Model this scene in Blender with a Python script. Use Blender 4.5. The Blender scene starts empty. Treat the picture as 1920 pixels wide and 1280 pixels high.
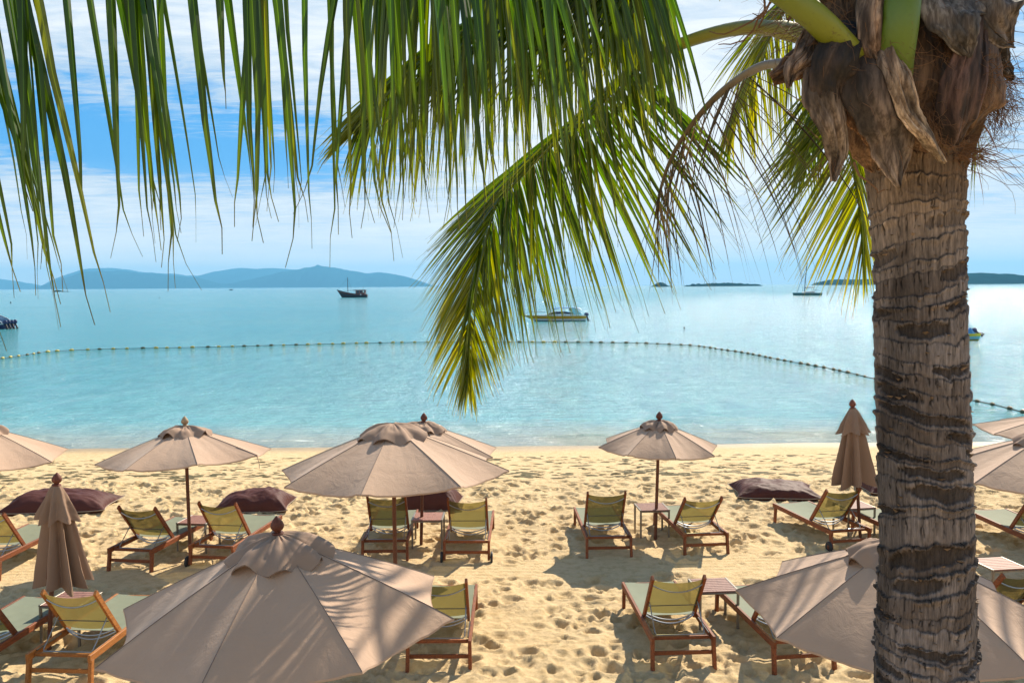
import bpy, math, random
import numpy as np
from mathutils import Vector, Matrix, Quaternion

R = math.radians
random.seed(7)
rng = np.random.default_rng(11)
scene = bpy.context.scene
COL = scene.collection

# ---------------------------------------------------------------- camera
F_PX, W_PX, H_PX = 1680.0, 1920.0, 1280.0
CAM = Vector((0, 0, 4.5))
PITCH = math.atan((640 - 535.5) / F_PX)
ROLL = 0.0068
_fwd = Vector((0, math.cos(PITCH), -math.sin(PITCH)))
_up0 = Vector((0, math.sin(PITCH), math.cos(PITCH)))
_rt0 = Vector((1, 0, 0))
RT = _rt0 * math.cos(ROLL) - _up0 * math.sin(ROLL)
UP = _rt0 * math.sin(ROLL) + _up0 * math.cos(ROLL)
cd = bpy.data.cameras.new('camera')
cam = bpy.data.objects.new('camera', cd)
COL.objects.link(cam)
cd.sensor_width = 36
cd.lens = 36 * F_PX / W_PX
cd.clip_start = 0.05
cd.clip_end = 60000
m = Matrix((RT, UP, -_fwd)).transposed().to_4x4()
m.translation = CAM
cam.matrix_world = m
scene.camera = cam

def ray(px, py):
    return _fwd * F_PX + RT * (px - W_PX / 2) + UP * (H_PX / 2 - py)
def P(px, py, D):
    r = ray(px, py)
    return CAM + r * (D / r.y)
def G(px, py, z=0.0):
    r = ray(px, py)
    return CAM + r * ((z - CAM.z) / r.z)

# ---------------------------------------------------------------- light
SUN_EL, SUN_AZ = R(39), R(31)        # azimuth measured from straight ahead to the right
scene.view_settings.view_transform = 'Standard'
scene.view_settings.look = 'None'
scene.view_settings.exposure = 0.80
scene.view_settings.gamma = 1
sd = bpy.data.lights.new('sun', 'SUN')
sd.energy = 5.0
sd.angle = R(0.35)
sd.color = (1.0, 0.90, 0.74)
sun = bpy.data.objects.new('sun', sd)
COL.objects.link(sun)
sun_dir = Vector((math.sin(SUN_AZ) * math.cos(SUN_EL), math.cos(SUN_AZ) * math.cos(SUN_EL), math.sin(SUN_EL)))
sun.rotation_euler = sun_dir.to_track_quat('Z', 'Y').to_euler()

world = bpy.data.worlds.new('World')
scene.world = world
world.use_nodes = True

class NT:
    """small helper for writing node trees"""
    def __init__(s, tree):
        s.t = tree; s.n = tree.nodes; s.l = tree.links
    def new(s, typ, **kw):
        n = s.n.new(typ)
        for k, v in kw.items(): setattr(n, k, v)
        return n
    def put(s, sock, v):
        if isinstance(v, bpy.types.NodeSocket): s.l.new(v, sock)
        elif v is not None: sock.default_value = v
    def math(s, op, a, b=None, c=None, clamp=False):
        n = s.new('ShaderNodeMath', operation=op, use_clamp=clamp)
        s.put(n.inputs[0], a); s.put(n.inputs[1], b); s.put(n.inputs[2], c)
        return n.outputs[0]
    def noise(s, vec, scale, detail=4, rough=0.55, dist=0.0, lac=2.0):
        n = s.new('ShaderNodeTexNoise')
        s.put(n.inputs['Vector'], vec)
        n.inputs['Scale'].default_value = scale; n.inputs['Detail'].default_value = detail
        n.inputs['Roughness'].default_value = rough; n.inputs['Distortion'].default_value = dist
        n.inputs['Lacunarity'].default_value = lac
        return n.outputs['Fac']
    def ramp(s, fac, stops, interp='LINEAR'):
        n = s.new('ShaderNodeValToRGB')
        n.color_ramp.interpolation = interp
        e = n.color_ramp.elements
        while len(e) < len(stops): e.new(0.5)
        for i, (p, c) in enumerate(stops):
            e[i].position = p
            e[i].color = c if len(c) == 4 else (*c, 1)
        s.put(n.inputs[0], fac)
        return n.outputs[0]
    def smooth(s, v, a, b, o0=0.0, o1=1.0):
        n = s.new('ShaderNodeMapRange', interpolation_type='SMOOTHSTEP')
        s.put(n.inputs[0], v)
        for i, q in enumerate((a, b, o0, o1)): s.put(n.inputs[i + 1], q)
        return n.outputs[0]
    def mix(s, fac, a, b, mode='MIX'):
        n = s.new('ShaderNodeMix', data_type='RGBA', blend_type=mode)
        s.put(n.inputs[0], fac)
        for sock, v in ((n.inputs[6], a), (n.inputs[7], b)):
            if isinstance(v, tuple) and len(v) == 3: v = (*v, 1)
            s.put(sock, v)
        return n.outputs[2]
    def mapping(s, vec, scale=(1, 1, 1), rot=(0, 0, 0), loc=(0, 0, 0)):
        n = s.new('ShaderNodeMapping')
        s.put(n.inputs[0], vec)
        n.inputs['Scale'].default_value = scale; n.inputs['Rotation'].default_value = rot
        n.inputs['Location'].default_value = loc
        return n.outputs[0]
    def comb(s, x, y, z):
        n = s.new('ShaderNodeCombineXYZ')
        s.put(n.inputs[0], x); s.put(n.inputs[1], y); s.put(n.inputs[2], z)
        return n.outputs[0]
    def bump(s, h, strength=0.3, dist=0.01, normal=None):
        n = s.new('ShaderNodeBump')
        n.inputs['Strength'].default_value = strength; n.inputs['Distance'].default_value = dist
        s.put(n.inputs['Height'], h)
        if normal is not None: s.put(n.inputs['Normal'], normal)
        return n.outputs[0]

w = NT(world.node_tree)
w.n.clear()
sky = w.new('ShaderNodeTexSky', sky_type='NISHITA')
sky.sun_disc = False
sky.sun_elevation = SUN_EL
sky.sun_rotation = SUN_AZ
sky.air_density = 1.0; sky.dust_density = 0.6; sky.ozone_density = 2.5
tc = w.new('ShaderNodeTexCoord')
sp = w.new('ShaderNodeSeparateXYZ')
w.put(sp.inputs[0], tc.outputs['Generated'])
sx, sy, sz = sp.outputs
zc = w.math('MAXIMUM', sz, 0.0)
az = w.math('ARCTAN2', sx, sy)
den = w.math('ADD', zc, 0.055)
u = w.math('DIVIDE', sx, den); v = w.math('DIVIDE', sy, den)
pv = w.comb(u, v, 0.0)
# thin streaks, seen along the sky, plus small ripple clouds
n1 = w.noise(w.mapping(pv, (0.55, 1.0, 1), (0, 0, R(-24))), 0.62, 9, 0.62, 0.5)
n2 = w.noise(w.mapping(pv, (1.5, 3.2, 1), (0, 0, R(-32))), 1.9, 8, 0.66, 0.9)
n3 = w.noise(pv, 0.22, 3, 0.5)
dens = w.math('ADD', w.math('MULTIPLY', n1, 0.55), w.math('MULTIPLY', n2, 0.53))
dens = w.math('ADD', dens, w.math('MULTIPLY', w.math('SUBTRACT', n3, 0.5), 0.5))
def blob(a0, e0, wa, we, amp, tilt=0.0):
    a = w.math('SUBTRACT', az, a0)
    e = w.math('SUBTRACT', w.math('SUBTRACT', sz, e0), w.math('MULTIPLY', a, tilt))
    q = w.math('ADD', w.math('POWER', w.math('DIVIDE', a, wa), 2.0), w.math('POWER', w.math('DIVIDE', e, we), 2.0))
    return w.math('MULTIPLY', w.math('EXPONENT', w.math('MULTIPLY', q, -1.0)), amp)
# large-scale cloud cover: open blue bands low in the left of the view, thick bright cloud to the right
bias = blob(-0.36, 0.140, 0.30, 0.026, -0.26, -0.10)
for args in ((-0.55, 0.165, 0.22, 0.045, -0.11, -0.1), (-0.22, 0.175, 0.16, 0.018, -0.12, -0.12), (0.15, 0.20, 0.30, 0.12, 0.20, 0), (0.30, 0.12, 0.25, 0.05, 0.10, 0),
             (-0.25, 0.26, 0.30, 0.05, 0.13, 0), (0.53, 0.17, 0.07, 0.06, -0.16, 0), (-0.03, 0.24, 0.05, 0.03, -0.15, 0), (-0.3, 0.09, 0.5, 0.022, 0.05, 0)):
    bias = w.math('ADD', bias, blob(*args))
dens = w.math('ADD', dens, bias)
high = w.smooth(sz, 0.33, 0.60)
dens = w.math('SUBTRACT', dens, w.math('MULTIPLY', high, 0.15))
cov = w.smooth(dens, 0.345, 0.545)
edge = w.smooth(dens, 0.47, 0.74)
cloud = w.mix(edge, (4.3, 5.2, 6.1), (7.2, 7.3, 7.3))
hs = w.new('ShaderNodeHueSaturation')
hs.inputs['Saturation'].default_value = 1.35
hs.inputs['Value'].default_value = 0.92
w.put(hs.inputs['Color'], sky.outputs[0])
blue = w.mix(w.math('SUBTRACT', 0.85, w.math('MULTIPLY', high, 0.7)), hs.outputs[0], (0.55, 2.9, 6.3))
c1 = w.mix(w.math('MULTIPLY', cov, 0.93), blue, cloud)
low = w.smooth(sz, 0.0, 0.135, 0.96, 0.0)
lowcol = w.mix(w.smooth(az, -0.6, 0.45), (8.2, 8.0, 7.6), (7.6, 7.4, 7.2))
c2 = w.mix(low, c1, lowcol)
bg = w.new('ShaderNodeBackground')
bg.inputs['Strength'].default_value = 0.085
w.put(bg.inputs[0], c2)
wo = w.new('ShaderNodeOutputWorld')
w.l.new(bg.outputs[0], wo.inputs[0])

# ---------------------------------------------------------------- noise in numpy
_tab = rng.random((256, 256))
def vnoise(x, y, seed=0):
    x = np.asarray(x, float) + seed * 17.31; y = np.asarray(y, float) + seed * 7.77
    xi = np.floor(x).astype(int); yi = np.floor(y).astype(int)
    fx = x - xi; fy = y - yi
    fx = fx * fx * (3 - 2 * fx); fy = fy * fy * (3 - 2 * fy)
    a = _tab[xi & 255, yi & 255]; b = _tab[(xi + 1) & 255, yi & 255]
    c = _tab[xi & 255, (yi + 1) & 255]; d = _tab[(xi + 1) & 255, (yi + 1) & 255]
    return (a * (1 - fx) + b * fx) * (1 - fy) + (c * (1 - fx) + d * fx) * fy
def fbm(x, y, o=4, seed=0, g=0.5):
    s = 0; a = 1; t = 0
    for i in range(o):
        s = s + a * vnoise(x * 2 ** i, y * 2 ** i, seed + i * 3); t += a; a *= g
    return s / t
def sstep(a, b, x):
    t = np.clip((x - a) / (b - a), 0, 1)
    return t * t * (3 - 2 * t)

# ---------------------------------------------------------------- mesh helpers
class MB:
    def __init__(s):
        s.v = []; s.f = []; s.m = []; s.c = []; s.nv = 0
        s.cur = 0
    def add(s, verts, faces, mat=None, col=None):
        verts = np.asarray(verts, float).reshape(-1, 3)
        s.v.append(verts)
        o = s.nv
        mt = s.cur if mat is None else mat
        for f in faces:
            s.f.append([i + o for i in f]); s.m.append(mt)
        if col is None: col = (1, 1, 1)
        col = np.asarray(col, float)
        if col.ndim == 1: col = np.tile(col, (len(verts), 1))
        s.c.append(col)
        s.nv += len(verts)
    def grid(s, A, closed_u=False, mat=None, col=None, flip=False):
        A = np.asarray(A, float)
        nu, nv = A.shape[:2]
        fs = []
        for i in range(nu if closed_u else nu - 1):
            j = (i + 1) % nu
            for k in range(nv - 1):
                q = [i * nv + k, j * nv + k, j * nv + k + 1, i * nv + k + 1]
                fs.append(q[::-1] if flip else q)
        s.add(A.reshape(-1, 3), fs, mat, None if col is None else np.asarray(col).reshape(-1, 3))
    def bar(s, p0, p1, w, h, up=(0, 0, 1), ch=0.12, mat=None):
        """beam from p0 to p1, w wide and h deep (along up), with chamfered edges and ends"""
        p0 = Vector(p0); p1 = Vector(p1)
        d = (p1 - p0); L = d.length; d.normalize()
        up = Vector(up); side = d.cross(up)
        if side.length < 1e-5: side = d.cross(Vector((0, 1, 0)))
        side.normalize(); up = side.cross(d).normalized()
        c = min(w, h) * ch
        a, b = w / 2, h / 2
        sec = [(-a + c, -b), (a - c, -b), (a, -b + c), (a, b - c), (a - c, b), (-a + c, b), (-a, b - c), (-a, -b + c)]
        vs = []
        for (t, k) in ((0, 1), (c, 0), (L - c, 0), (L, 1)):
            for (x, y) in sec:
                sx_ = x * (1 - k * c / a * 0.9); sy_ = y * (1 - k * c / b * 0.9)
                vs.append(p0 + d * t + side * sx_ + up * sy_)
        fs = []
        for r in range(3):
            for i in range(8):
                j = (i + 1) % 8
                fs.append([r * 8 + i, r * 8 + j, (r + 1) * 8 + j, (r + 1) * 8 + i])
        fs.append(list(range(7, -1, -1))); fs.append([24 + i for i in range(8)])
        s.add([tuple(q) for q in vs], fs, mat)
    def tube(s, pts, rad, n=8, mat=None, col=None, cap=True, sq=1.0):
        pts = [Vector(p) for p in pts]
        k = len(pts)
        if not hasattr(rad, '__len__'): rad = [rad] * k
        T = [(pts[min(i + 1, k - 1)] - pts[max(i - 1, 0)]).normalized() for i in range(k)]
        ref = Vector((0, 0, 1)) if abs(T[0].z) < 0.9 else Vector((1, 0, 0))
        U = T[0].cross(ref).normalized()
        vs = []
        for i in range(k):
            U = (U - T[i] * U.dot(T[i])).normalized()
            V = T[i].cross(U)
            for a in range(n):
                an = 2 * math.pi * a / n
                vs.append(tuple(pts[i] + (U * math.cos(an) + V * math.sin(an) * sq) * rad[i]))
        fs = []
        for i in range(k - 1):
            for a in range(n):
                b = (a + 1) % n
                fs.append([i * n + a, i * n + b, (i + 1) * n + b, (i + 1) * n + a])
        if cap:
            fs.append(list(range(n - 1, -1, -1))); fs.append([(k - 1) * n + a for a in range(n)])
        s.add(vs, fs, mat, col)
    def lathe(s, prof, n=16, c=(0, 0, 0), mat=None, M=None):
        vs = []
        for (r, z) in prof:
            for a in range(n):
                an = 2 * math.pi * a / n
                q = Vector((r * math.cos(an), r * math.sin(an), z))
                if M is not None: q = M @ q
                vs.append(tuple(q + Vector(c)))
        fs = []
        for i in range(len(prof) - 1):
            for a in range(n):
                b = (a + 1) % n
                fs.append([i * n + a, i * n + b, (i + 1) * n + b, (i + 1) * n + a])
        fs.append(list(range(n - 1, -1, -1))); fs.append([(len(prof) - 1) * n + a for a in range(n)])
        s.add(vs, fs, mat)
    def build(s, name, mats, parent=None, smooth=True, colname=None, angle=40):
        me = bpy.data.meshes.new(name)
        V = np.concatenate(s.v)
        me.from_pydata(V.tolist(), [], s.f)
        if not isinstance(mats, (list, tuple)): mats = [mats]
        for mt in mats: me.materials.append(mt)
        if len(mats) > 1: me.polygons.foreach_set('material_index', s.m)
        me.polygons.foreach_set('use_smooth', [smooth] * len(s.f))
        if colname:
            at = me.color_attributes.new(colname, 'FLOAT_COLOR', 'POINT')
            C4 = np.ones((len(V), 4)); C4[:, :3] = np.concatenate(s.c)
            at.data.foreach_set('color', C4.ravel())
        me.update()
        if smooth and angle: me.set_sharp_from_angle(angle=R(angle))
        o = bpy.data.objects.new(name, me)
        COL.objects.link(o)
        if parent: o.parent = parent
        return o

def big_grid(name, X, Y, Z, mat, col=None, smooth=True):
    ny, nx = Z.shape
    me = bpy.data.meshes.new(name)
    co = np.stack([X, Y, Z], -1).reshape(-1, 3)
    idx = np.arange(ny * nx).reshape(ny, nx)
    q = np.stack([idx[:-1, :-1], idx[:-1, 1:], idx[1:, 1:], idx[1:, :-1]], -1).reshape(-1, 4)
    nf = len(q)
    me.vertices.add(len(co)); me.vertices.foreach_set('co', co.ravel())
    me.loops.add(nf * 4); me.loops.foreach_set('vertex_index', q.ravel().astype(np.int32))
    me.polygons.add(nf)
    me.polygons.foreach_set('loop_start', np.arange(0, nf * 4, 4, dtype=np.int32))
    me.polygons.foreach_set('use_smooth', np.full(nf, smooth))
    me.materials.append(mat)
    if col is not None:
        at = me.color_attributes.new('col', 'FLOAT_COLOR', 'POINT')
        C4 = np.ones((len(co), 4)); C4[:, :3] = col.reshape(-1, 3)
        at.data.foreach_set('color', C4.ravel())
    me.update(calc_edges=True)
    me.validate()
    o = bpy.data.objects.new(name, me)
    COL.objects.link(o)
    return o

def tag(o, label=None, cat=None, group=None, kind=None):
    if label: o['label'] = label
    if cat: o['category'] = cat
    if group: o['group'] = group
    if kind: o['kind'] = kind
    return o
def empty(name, loc, rot=(0, 0, 0)):
    o = bpy.data.objects.new(name, None)
    COL.objects.link(o)
    o.location = loc; o.rotation_euler = rot
    o.empty_display_size = 0.2
    return o
def copy_tree(o, parent=None):
    c = o.copy(); COL.objects.link(c); c.parent = parent
    for ch in list(o.children): copy_tree(ch, c)
    return c

# ---------------------------------------------------------------- materials
def material(name, fn):
    mt = bpy.data.materials.new(name)
    mt.use_nodes = True
    t = NT(mt.node_tree)
    b = mt.node_tree.nodes['Principled BSDF']
    fn(t, b)
    return mt
def objco(t): return t.new('ShaderNodeTexCoord').outputs['Object']
def worldco(t): return t.new('ShaderNodeNewGeometry').outputs['Position']
def attr(t, name='col'):
    n = t.new('ShaderNodeAttribute'); n.attribute_name = name
    return n.outputs['Color']

def simple(name, col, rough=0.6, var=0.2, scale=8, metal=0.0, bump=0.0, coat=0.0, spec=0.5):
    def fn(t, b):
        co = objco(t)
        n = t.noise(co, scale, 5)
        c = t.mix(n, tuple(x * (1 - var) for x in col), tuple(min(1, x * (1 + var)) for x in col))
        t.put(b.inputs['Base Color'], c)
        b.inputs['Roughness'].default_value = rough
        b.inputs['Metallic'].default_value = metal
        b.inputs['Coat Weight'].default_value = coat
        b.inputs['Specular IOR Level'].default_value = spec
        if bump: t.put(b.inputs['Normal'], t.bump(t.noise(co, scale * 8, 3), bump, 0.004))
    return material(name, fn)

def wood_fn(c0, c1):
    def fn(t, b):
        co = objco(t)
        inf = t.new('ShaderNodeObjectInfo')
        n = t.noise(t.mapping(co, (14, 14, 14)), 1.0, 5, 0.6)
        g = t.noise(t.mapping(co, (90, 9, 60)), 1.0, 4, 0.6)
        c = t.mix(t.smooth(g, 0.25, 0.8), c0, c1)
        c = t.mix(t.smooth(n, 0.45, 0.85, 0, 0.5), c, tuple(x * 0.45 for x in c0))
        hv = t.new('ShaderNodeHueSaturation')
        t.put(hv.inputs['Value'], t.math('ADD', t.math('MULTIPLY', inf.outputs['Random'], 0.4), 0.8))
        t.put(hv.inputs['Color'], c)
        t.put(b.inputs['Base Color'], hv.outputs[0])
        b.inputs['Roughness'].default_value = 0.6
        b.inputs['Specular IOR Level'].default_value = 0.3
        t.put(b.inputs['Normal'], t.bump(g, 0.25, 0.002))
    return fn
M = {}
M['wood'] = material('oiled_hardwood', wood_fn((0.13, 0.036, 0.013), (0.31, 0.090, 0.026)))
M['wood_sunlit'] = material('sunlit_hardwood', wood_fn((0.25, 0.085, 0.02), (0.46, 0.18, 0.042)))  # same hardwood with its sunlit orange put into the colour
M['pole_wood'] = material('dark_pole_wood', wood_fn((0.10, 0.035, 0.018), (0.20, 0.075, 0.035)))
M['finial_wood'] = material('finial_wood', wood_fn((0.10, 0.028, 0.015), (0.17, 0.05, 0.028)))
M['finial_pale'] = material('bleached_finial_wood', wood_fn((0.30, 0.19, 0.10), (0.46, 0.32, 0.18)))
M['metal'] = simple('grey_steel_tube', (0.33, 0.34, 0.36), 0.32, 0.1, 20, 0.9)
M['dark_metal'] = simple('dark_steel', (0.10, 0.09, 0.09), 0.4, 0.1, 20, 0.6)
M['rubber'] = simple('black_rubber', (0.02, 0.02, 0.022), 0.6, 0.2, 10)

def cloth_fn(t, b):
    co = objco(t)
    big = t.noise(co, 1.6, 4, 0.6)
    sm = t.noise(co, 9, 5, 0.6)
    c = t.mix(big, (0.435, 0.285, 0.190), (0.52, 0.355, 0.245))
    c = t.mix(t.smooth(sm, 0.60, 0.85, 0, 0.35), c, (0.34, 0.235, 0.175))
    t.put(b.inputs['Base Color'], c)
    b.inputs['Roughness'].default_value = 0.85
    b.inputs['Specular IOR Level'].default_value = 0.25
    b.inputs['Sheen Weight'].default_value = 0.15
    h = t.math('ADD', t.math('MULTIPLY', t.noise(co, 4, 5, 0.65, 0.6), 1.0), t.math('MULTIPLY', t.noise(co, 260, 2), 0.05))
    nrm = t.bump(h, 0.5, 0.03)
    t.put(b.inputs['Normal'], nrm)
    tr = t.new('ShaderNodeBsdfTranslucent')
    t.put(tr.inputs[0], t.mix(0.5, c, (0.5, 0.28, 0.16)))
    mx = t.new('ShaderNodeMixShader'); mx.inputs[0].default_value = 0.10
    out = t.n['Material Output']
    t.l.new(b.outputs[0], mx.inputs[1]); t.l.new(tr.outputs[0], mx.inputs[2]); t.l.new(mx.outputs[0], out.inputs[0])
M['canopy'] = material('taupe_canvas', cloth_fn)
M['canopy_shaded'] = simple('shaded_folded_canvas', (0.255, 0.160, 0.105), 0.85, 0.12, 3, spec=0.2, bump=0.1)  # same canvas as the canopy, shade of the folded cloth put into the colour
M['cap'] = simple('wind_cap_canvas', (0.325, 0.215, 0.150), 0.85, 0.16, 3, spec=0.2, bump=0.1)  # darker fabric, with the self-shading of its folds put into the colour
M['seam'] = simple('canvas_seam', (0.20, 0.145, 0.115), 0.9, 0.2, 12)

def sling(base, trans, amt, see):
    def fn(t, b):
        co = objco(t)
        n = t.noise(co, 6, 4)
        c = t.mix(n, tuple(x * 0.85 for x in base), tuple(x * 1.1 for x in base))
        t.put(b.inputs['Base Color'], c)
        b.inputs['Roughness'].default_value = 0.7
        b.inputs['Specular IOR Level'].default_value = 0.15
        t.put(b.inputs['Normal'], t.bump(t.noise(t.mapping(co, (220, 60, 60)), 1.0, 2), 0.2, 0.003))
        tr = t.new('ShaderNodeBsdfTranslucent')
        t.put(tr.inputs[0], t.mix(n, tuple(x * 0.85 for x in trans), tuple(x * 1.1 for x in trans)))
        mx = t.new('ShaderNodeMixShader'); mx.inputs[0].default_value = amt
        t.l.new(b.outputs[0], mx.inputs[1]); t.l.new(tr.outputs[0], mx.inputs[2])
        tp = t.new('ShaderNodeBsdfTransparent')
        tp.inputs[0].default_value = (0.88, 0.84, 0.58, 1)
        m2 = t.new('ShaderNodeMixShader'); m2.inputs[0].default_value = see
        t.l.new(mx.outputs[0], m2.inputs[1]); t.l.new(tp.outputs[0], m2.inputs[2])
        t.l.new(m2.outputs[0], t.n['Material Output'].inputs[0])
    return fn
M['sling_back'] = material('backlit_mesh_sling', sling((0.16, 0.135, 0.07), (0.33, 0.27, 0.125), 0.50, 0.38))  # same mesh as the seat, its backlit yellow-olive put into the colours
M['sling_seat'] = material('sage_mesh_sling', sling((0.29, 0.315, 0.225), (0.32, 0.31, 0.14), 0.25, 0.08))

def beanbag_fn(t, b):
    co = objco(t)
    n = t.noise(co, 3, 5, 0.6)
    c = t.mix(n, (0.062, 0.020, 0.016), (0.100, 0.036, 0.028))
    d = t.noise(co, 14, 5, 0.7)
    c = t.mix(t.smooth(d, 0.62, 0.8, 0, 0.22), c, (0.22, 0.13, 0.08))
    t.put(b.inputs['Base Color'], c)
    b.inputs['Roughness'].default_value = 0.6
    b.inputs['Specular IOR Level'].default_value = 0.12
    t.put(b.inputs['Normal'], t.bump(t.noise(co, 5, 6, 0.65), 0.45, 0.04))
M['beanbag'] = material('brown_canvas', beanbag_fn)
M['piping'] = simple('pale_piping', (0.35, 0.28, 0.2), 0.8, 0.2)

def leaf_fn(t, b):
    c = attr(t)
    co = worldco(t)
    st = t.noise(co, 30, 4, 0.7)
    c2 = t.mix(t.smooth(st, 0.62, 0.8, 0, 0.35), c, (0.20, 0.15, 0.03))
    t.put(b.inputs['Base Color'], c2)
    b.inputs['Roughness'].default_value = 0.38
    b.inputs['Specular IOR Level'].default_value = 0.45
    hv = t.new('ShaderNodeHueSaturation')
    hv.inputs['Hue'].default_value = 0.485; hv.inputs['Saturation'].default_value = 1.15; hv.inputs['Value'].default_value = 2.1
    t.put(hv.inputs['Color'], c2)
    tr = t.new('ShaderNodeBsdfTranslucent')
    t.put(tr.inputs[0], hv.outputs[0])
    mx = t.new('ShaderNodeMixShader'); mx.inputs[0].default_value = 0.40
    t.l.new(b.outputs[0], mx.inputs[1]); t.l.new(tr.outputs[0], mx.inputs[2])
    t.l.new(mx.outputs[0], t.n['Material Output'].inputs[0])
M['leaf'] = material('palm_leaflet', leaf_fn)

def stalk_fn(t, b):
    c = attr(t)
    co = worldco(t)
    st = t.noise(co, 22, 5, 0.7)
    c2 = t.mix(t.smooth(st, 0.58, 0.72, 0, 0.7), c, (0.07, 0.04, 0.01))
    t.put(b.inputs['Base Color'], c2)
    b.inputs['Roughness'].default_value = 0.45
    t.put(b.inputs['Normal'], t.bump(t.noise(co, 60, 3), 0.2, 0.004))
M['stalk'] = material('palm_stalk', stalk_fn)

def bark_fn(t, b):
    c = attr(t)
    co = worldco(t)
    g = t.noise(t.mapping(co, (70, 70, 14)), 1.0, 6, 0.65)
    f = t.noise(co, 130, 4, 0.7)
    c2 = t.mix(t.smooth(g, 0.3, 0.75), tuple([0.0] * 3), (1, 1, 1))
    c2 = t.mix(0.55, c, t.mix(1.0, c, t.mix(t.smooth(g, 0.3, 0.7), (0.45, 0.42, 0.40), (1.5, 1.45, 1.4)), 'MULTIPLY'))
    t.put(b.inputs['Base Color'], c2)
    b.inputs['Roughness'].default_value = 0.85
    b.inputs['Specular IOR Level'].default_value = 0.25
    h = t.math('ADD', g, t.math('MULTIPLY', f, 0.4))
    t.put(b.inputs['Normal'], t.bump(h, 0.6, 0.008))
M['bark'] = material('palm_bark', bark_fn)

def sheath_fn(t, b):
    c = attr(t)
    co = worldco(t)
    g = t.noise(t.mapping(co, (60, 60, 9), (0.2, 0.15, 0)), 1.0, 6, 0.65)
    s2 = t.noise(co, 9, 5, 0.65)
    c2 = t.mix(t.smooth(g, 0.35, 0.65, 0.0, 0.85), c, t.mix(1.0, c, (0.22, 0.17, 0.14), 'MULTIPLY'))
    c2 = t.mix(t.smooth(s2, 0.55, 0.8, 0, 0.7), c2, (0.05, 0.028, 0.014))
    t.put(b.inputs['Base Color'], c2)
    b.inputs['Roughness'].default_value = 0.8
    t.put(b.inputs['Normal'], t.bump(g, 0.5, 0.006))
M['sheath'] = material('leaf_sheath_fibre', sheath_fn)
M['fibre'] = simple('coir_fibre', (0.16, 0.075, 0.03), 0.8, 0.4, 12)

def sand_fn(t, b):
    co = worldco(t)
    big = t.noise(co, 0.5, 5, 0.6)
    mid = t.noise(co, 7, 5, 0.65)
    c = t.mix(big, (0.575, 0.415, 0.215), (0.675, 0.505, 0.285))
    c = t.mix(t.smooth(mid, 0.42, 0.70, 0, 0.6), c, (0.42, 0.285, 0.125))
    sc = t.noise(co, 2.6, 7, 0.75)
    c = t.mix(t.smooth(sc, 0.54, 0.68, 0, 0.5), c, (0.40, 0.265, 0.11))
    gr = t.noise(co, 60, 6, 0.85)
    c = t.mix(t.smooth(gr, 0.50, 0.68, 0, 0.55), c, (0.33, 0.215, 0.095))
    sp_ = t.new('ShaderNodeSeparateXYZ'); t.put(sp_.inputs[0], co)
    wav = t.math('ADD', sp_.outputs[1], t.math('MULTIPLY', t.noise(co, 0.35, 3), 1.6))
    wet = t.smooth(wav, 27.3, 28.7)
    c = t.mix(wet, c, (0.36, 0.255, 0.135))
    t.put(b.inputs['Base Color'], c)
    t.put(b.inputs['Roughness'], t.math('SUBTRACT', 0.95, t.math('MULTIPLY', wet, 0.55)))
    b.inputs['Specular IOR Level'].default_value = 0.3
    h = t.math('ADD', t.math('MULTIPLY', mid, 1.0), t.math('MULTIPLY', gr, 0.35))
    t.put(b.inputs['Normal'], t.bump(h, 0.9, 0.04))
M['sand'] = material('sand', sand_fn)

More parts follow.
